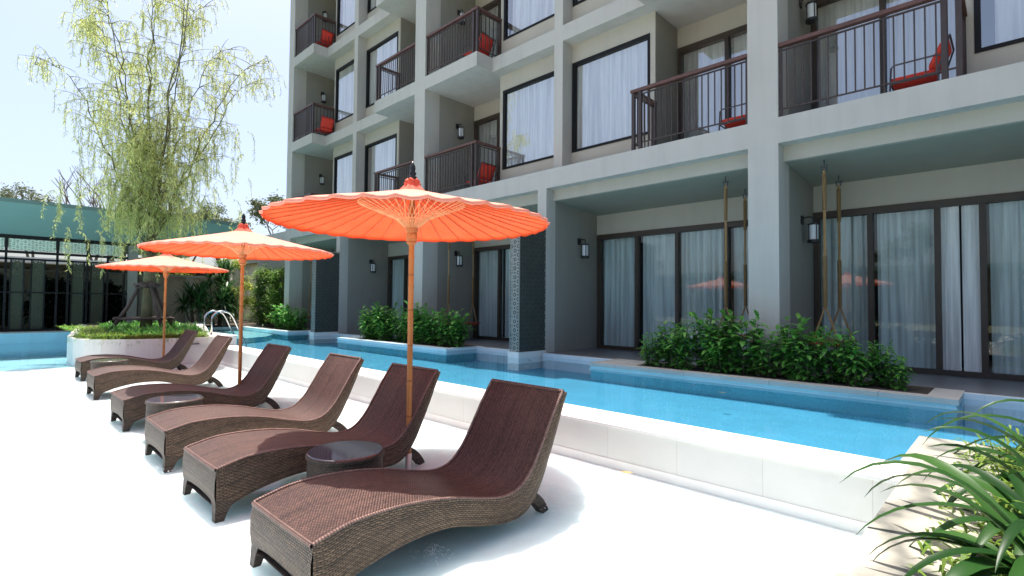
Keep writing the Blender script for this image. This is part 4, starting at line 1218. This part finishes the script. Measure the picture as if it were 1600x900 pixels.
m = MB(); m.box(PX-0.1,PX+0.06,ys0,4.25,2.96,3.055); m.box(PX-0.06,PX+0.04,ys0,4.25,2.48,2.56); m.box(PX-0.06,PX+0.04,ys0,4.25,2.27,2.33)
uy = [-7.6,-5.9,-4.2,-2.6,-1.0,0.6,1.82,2.60,3.62]
for y in uy: m.box(PX-0.05,PX+0.05,y-0.035,y+0.035,2.56,2.96)
for y in uy+[-1.8,0.0,2.10,3.15]: m.box(PX-0.05,PX+0.04,y-0.03,y+0.03,0,2.48)
m.box(PX-0.06,PX+0.05,ys0,3.72,0.0,0.07); m.box(PX-0.03,PX+0.03,ys0,3.72,1.22,1.26)
m.build('frame', M['frameblack'], pv)
for a,b in zip(uy,uy[1:]):
    m = MB(); m.box(PX-0.008,PX+0.008,a+0.05,b-0.05,2.58,2.94); o = m.build('upper_panel', M['perf_white'], pv); m = MB(); m.box(PX-0.055,PX-0.045,a+0.05,b-0.05,2.58,2.94); m.build('backing', M['darkroom'], o)  # dark board added behind each panel so its cut-outs look unlit
for a,b in ((-6.6,-6.0),(-4.6,-4.2),(-2.4,-1.9),(0.72,1.02),(1.20,1.52),(2.20,2.52),(2.70,3.05)):
    m = MB(); m.box(PX-0.006,PX+0.006,a+0.02,b-0.02,0.08,2.26); o = m.build('door_panel', M['perf_olive'], pv); m = MB(); m.box(PX-0.045,PX-0.04,a+0.02,b-0.02,0.08,1.8); m.build('backing', M['darkroom'], o)  # dark board added here too, standing in for the shaded interior
    m = MB(); m.box(PX-0.02,PX+0.02,a-0.02,a+0.02,0.07,2.27); m.box(PX-0.02,PX+0.02,b-0.02,b+0.02,0.07,2.27); m.build('door_stile', M['frameblack'], o)
m = MB(); m.box(PX-0.15,PX+0.10,3.72,4.0,0,2.96); m.build('pillar', M['sidewall'], pv)
for k,(y,lab) in enumerate(((-5.3,'dark hedge row inside the pavilion at the far left'),(-1.6,'dark hedge behind the left pavilion doors'),(0.3,'dark hedge seen left of the paired perforated doors'),(1.9,'dark hedge seen between the two pairs of perforated doors'),(3.2,'dark hedge at the right end of the pavilion'))):
    tall_shrub(60+k,(PX-1.3,y,0),1.62,0.75,lab,M['darkhedge'],5200,0.20,0.075,'dark_shrub')
gw = thing('garden_wall', (-28,0,0), 'plain beige boundary wall behind the pavilion and palms', 'wall')
m = MB(); m.prism([(-27.4,-9),(-27.2,-9),(-26.3,8.0),(-26.5,8.0)],-0.1,2.05); m.build('wall', M['beigewall'], gw)
m = MB(); m.prism([(-27.5,-9),(-27.1,-9),(-26.2,8.0),(-26.6,8.0)],2.05,2.15); m.build('capping', M['facade'], gw)
for y in (4.7,6.4):
    m = MB(); m.box(-26.6,-26.28,y,y+0.3,0,2.05); m.build('pier', M['facade'], gw)
nb = thing('neighbour_building', (-34,2,0), 'low neighbour building with white roof edge above the garden wall', 'building')
m = MB(); m.box(-38,-33,-3,9.5,0,2.7); m.build('wall', M['darkroom'], nb)
m = MB(); m.box(-38.5,-32.2,-3.2,9.8,2.7,2.95); m.build('roof', M['whitemetal'], nb)
m = MB()
for k in range(9): m.box(-32.995,-32.95,-2.5+k*1.35,-1.7+k*1.35,1.5,2.5)
m.build('window', M['frameblack'], nb)
lw = thing('end_wing', (-29,9,0), 'low grey flat roofed wall behind the hedge shrubs', 'building')
m = MB(); m.box(-33,-25.21,10.4,12,0,3.05); m.build('wall', M['beigewall'], lw)
m = MB(); m.box(-33.3,-25.21,10.1,12.3,3.05,3.3); m.build('roof', M['sidewall'], lw)
tall_shrub(71,(-27.8,8.9,0),3.2,1.2,'bright yellow green bush rising above the garden wall behind the palms',M['goldleaf'],3600,0.16,0.07,'golden_bush')
tall_shrub(72,(-29.8,7.0,0),3.0,1.1,'yellow green bush behind the middle parasol canopy',M['goldleaf'],2600,0.16,0.07,'golden_bush')

# background trees
def far_tree(seed, loc, h, spread, leaves, label, mat, lsize=0.22, trunk=0.16, group=None):
    r = random.Random(seed); t = thing('background_tree', loc, label, 'tree', group); br = MB(); lf = MB(); base = Vector(loc)
    tips = []
    def grow(p, d, L, rad, depth):
        pts = [p]; q = p.copy(); dd = d.copy()
        for i in range(4):
            dd = (dd+Vector((r.gauss(0,0.14),r.gauss(0,0.14),0.05))).normalized(); q = q+dd*L/4; pts.append(q.copy())
        br.tube(pts,[rad,rad*0.9,rad*0.8,rad*0.72,rad*0.62],6 if depth < 2 else 4,False)
        tips.append((q,depth))
        if depth >= 4: return
        for k in range(r.choice((2,3,3))):
            a = r.random()*2*PI; sp = spread*r.uniform(0.6,1.2)
            nd = (dd+Vector((math.cos(a)*sp,math.sin(a)*sp,r.uniform(-0.1,0.25)))).normalized()
            grow(q, nd, L*r.uniform(0.6,0.8), rad*0.6, depth+1)
    grow(base, Vector((r.gauss(0,0.05),r.gauss(0,0.05),1)), h*0.36, trunk, 0)
    ends = [p for p,dp in tips if dp >= 3]
    for k in range(leaves):
        p = r.choice(ends)+Vector((r.gauss(0,0.32),r.gauss(0,0.32),r.gauss(0,0.26)))*h*0.075
        d = frame_dir(r.random()*2*PI, r.uniform(-0.8,0.8))
        lf.leaf(p, d, (r.gauss(0,1),r.gauss(0,1),r.gauss(0,1)), lsize*r.uniform(0.6,1.3), lsize*0.5, 0.2, 1)
    br.build('branches', M['bark'], t, smooth=True)
    if leaves: lf.build('crown', mat, t)
far_tree(81,(-33.5,14.5,0),8.4,0.62,9500,'leafy grey green tree between the willow and the hotel corner',M['farleaf'],0.20)
far_tree(82,(-37.5,12.2,0),7.6,0.6,5200,'thin leafed tree just left of the hotel corner tree',M['farleaf'],0.16)
far_tree(83,(-46,1.9,0),8.2,0.62,2200,'rounded sparse tree above the pavilion roof at the left',M['farleaf'],0.16)
far_tree(84,(-47,-1.0,0),8.6,0.6,2000,'sparse tree cut by the left edge above the roof',M['farleaf'],0.16)
far_tree(85,(-44,4.8,0),9.6,0.42,0,'bare branching tree above the pavilion roof left of the willow',M['farleaf'])
far_tree(86,(-45,7.2,0),8.8,0.42,120,'bare thin tree partly behind the willow foliage',M['farleaf'],0.14)
far_tree(87,(-40,9.8,0),6.8,0.6,4200,'low leafy tree behind the willow and the middle parasol',M['farleaf'],0.17)

# ------------------------------------------------------------------ strap-leaved plants and ferns on the marble platform
def strap_clump(seed, loc, n, L, label, spread=1.0):
    r = random.Random(seed); m = MB(); base = Vector(loc)
    t = thing('strap_leaf_plant', loc, label, 'plant', None)
    for k in range(n):
        a = k*2.39996+r.uniform(-0.3,0.3); e = r.uniform(0.25,1.25)
        LL = L*r.uniform(0.7,1.15); W = r.uniform(0.050,0.084)
        d = frame_dir(a,e); p = base+Vector((r.gauss(0,0.035),r.gauss(0,0.035),0)); S = 12
        sdv = Vector((-math.sin(a),math.cos(a),0)); prev = None; drp = r.uniform(1.9,2.9)*spread
        tw = r.uniform(-0.35,0.35)
        for i in range(S+1):
            u = i/S; wd = W*0.5*(min(1,0.55+1.6*u))*(1-u**3.2)**0.9 + 0.0006
            upv = sdv.cross(d).normalized(); 
            s2 = (sdv*math.cos(tw*u)+upv*math.sin(tw*u))
            if upv.z < 0: upv = -upv
            ring = [m.vert(p-s2*wd+upv*wd*0.32),m.vert(p-upv*wd*0.08),m.vert(p+s2*wd+upv*wd*0.32)]
            if prev:
                m.f.append((prev[0],prev[1],ring[1],ring[0])); m.f.append((prev[1],prev[2],ring[2],ring[1]))
            prev = ring
            p = p+d*LL/S
            d = (d+Vector((0,0,-1))*drp/S*(0.35+1.3*u)).normalized()
    m.build('leaves', M['strap'], t, smooth=True)
strap_clump(1,(0.10,2.52,0.0),34,0.80,'dark green strap leaved plant nearest the camera at bottom right')
strap_clump(2,(0.13,3.10,0.0),30,0.78,'dark green strap leaved plant just behind the nearest one')
strap_clump(3,(0.20,3.85,0.0),28,0.85,'dark green strap leaved plant arching over the marble platform corner')
strap_clump(4,(0.34,4.75,0.0),26,0.95,'farthest strap leaved plant at the right edge of the view')
m = MB(); r = random.Random(77)
for k in range(8200):
    x = r.uniform(-0.30,1.3); y = r.uniform(1.6,5.0)
    if x < -0.12 and r.random() < 0.65: continue
    d = frame_dir(r.random()*2*PI, r.uniform(0.1,1.2)); z = 0.01+abs(r.gauss(0,0.10))*min(1,(x+0.4)*1.8)
    m.leaf((x,y,z), d, (-d.y,d.x,0), r.uniform(0.06,0.13), 0.016, 0.4, 1)
m.build('fern_ground_cover', M['fern'], kind='stuff')
m = MB(); m.prism([(-0.17,0.6),(2.2,0.6),(2.2,4.95),(-0.08,4.95)],0.008,0.02); m.build('fern_soil', M['soil'], kind='structure')

# ------------------------------------------------------------------ small things
def flat_leaf(name, loc, rz, L, W, mat, label, curl=0.3):
    m = MB(); x,y,z = loc; prev = None
    for i in range(7):
        u = i/6; wd = W*0.5*math.sin(PI*min(1,u*0.92+0.05)); zz = z+curl*L*(u-0.5)**2
        c = Vector((math.cos(rz)*(u-0.5)*L+x, math.sin(rz)*(u-0.5)*L+y, zz)); s = Vector((-math.sin(rz),math.cos(rz),0.25))
        ring = [m.vert(c-s*wd+Vector((0,0,wd*0.5))),m.vert(c),m.vert(c+s*wd)]
        if prev: m.f.append((prev[0],prev[1],ring[1],ring[0])); m.f.append((prev[1],prev[2],ring[2],ring[1]))
        prev = ring
    tag(m.build(name, mat, smooth=True, origin=(x,y,z)), label, 'leaf')
flat_leaf('dry_leaf',(-2.23,3.60,LW+0.012),0.5,0.10,0.055,M['leafdry'],'curled brown dry leaf lying at the foot of the white pool wall')
flat_leaf('floating_leaf',(-6.62,7.30,PW+0.006),0.2,0.11,0.04,M['leafdark'],'dark leaf floating on the pool right of the big screen')
flat_leaf('floating_leaf',(-6.0,6.55,PW+0.006),0.9,0.10,0.04,M['leafdark'],'dark leaf floating mid pool above the nearest lounger back')
flat_leaf('floating_leaf',(-2.6,6.35,PW+0.006),0.1,0.11,0.045,M['leafdark'],'dark leaf floating below the nearest planter shrubs')
# little splashes where the ledge jets break the surface
m = MB(); r = random.Random(15)
for (cx,cy,rad,n,hh) in ((-2.26,2.72,0.16,260,0.055),(-2.25,1.72,0.10,150,0.06),(-3.0,2.7,0.12,90,0.03),(-6.15,1.15,0.12,120,0.03),(-4.9,1.05,0.1,80,0.02),(-6.8,1.1,0.1,60,0.02),(-8.6,1.9,0.14,140,0.05)):
    for k in range(n):
        a = r.random()*2*PI; q = rad*abs(r.gauss(0,0.6)); s = r.uniform(0.002,0.008)
        z = LW+max(0,(hh*(1-q/rad)))*r.random()
        x,y = cx+q*math.cos(a),cy+q*math.sin(a)
        m.poly([(x-s,y,z),(x,y-s,z+s*0.6),(x+s,y,z),(x,y+s,z+s*0.6)])
m.build('water_splash', M['foam'], kind='stuff')

# ------------------------------------------------------------------ what faces the hotel (seen only in its glass)
ow = thing('opposite_wing', (-6,-22,0), 'long low grey garden wing opposite the hotel, mirrored in its glass doors', 'building')
m = MB(); m.box(-40,30,-26,-22,0,3.4); m.build('wall', M['sidewall'], ow)
m = MB(); m.box(-40.5,30.5,-26,-21.2,3.4,3.7); m.build('roof', M['teal'], ow)
m = MB()
for k in range(18): m.box(-38+k*3.8,-35.8+k*3.8,-21.99,-21.95,0.1,2.7)
m.build('window', M['frameblack'], ow)
for k,x in enumerate((-30,-21,-13,-4,5,13)):
    far_tree(100+k,(x,-17-1.5*(k%2),0),5.4,0.6,900,'leafy garden tree mirrored in the hotel glass across the pool',M['farleaf'],0.3,group='trees opposite the hotel')
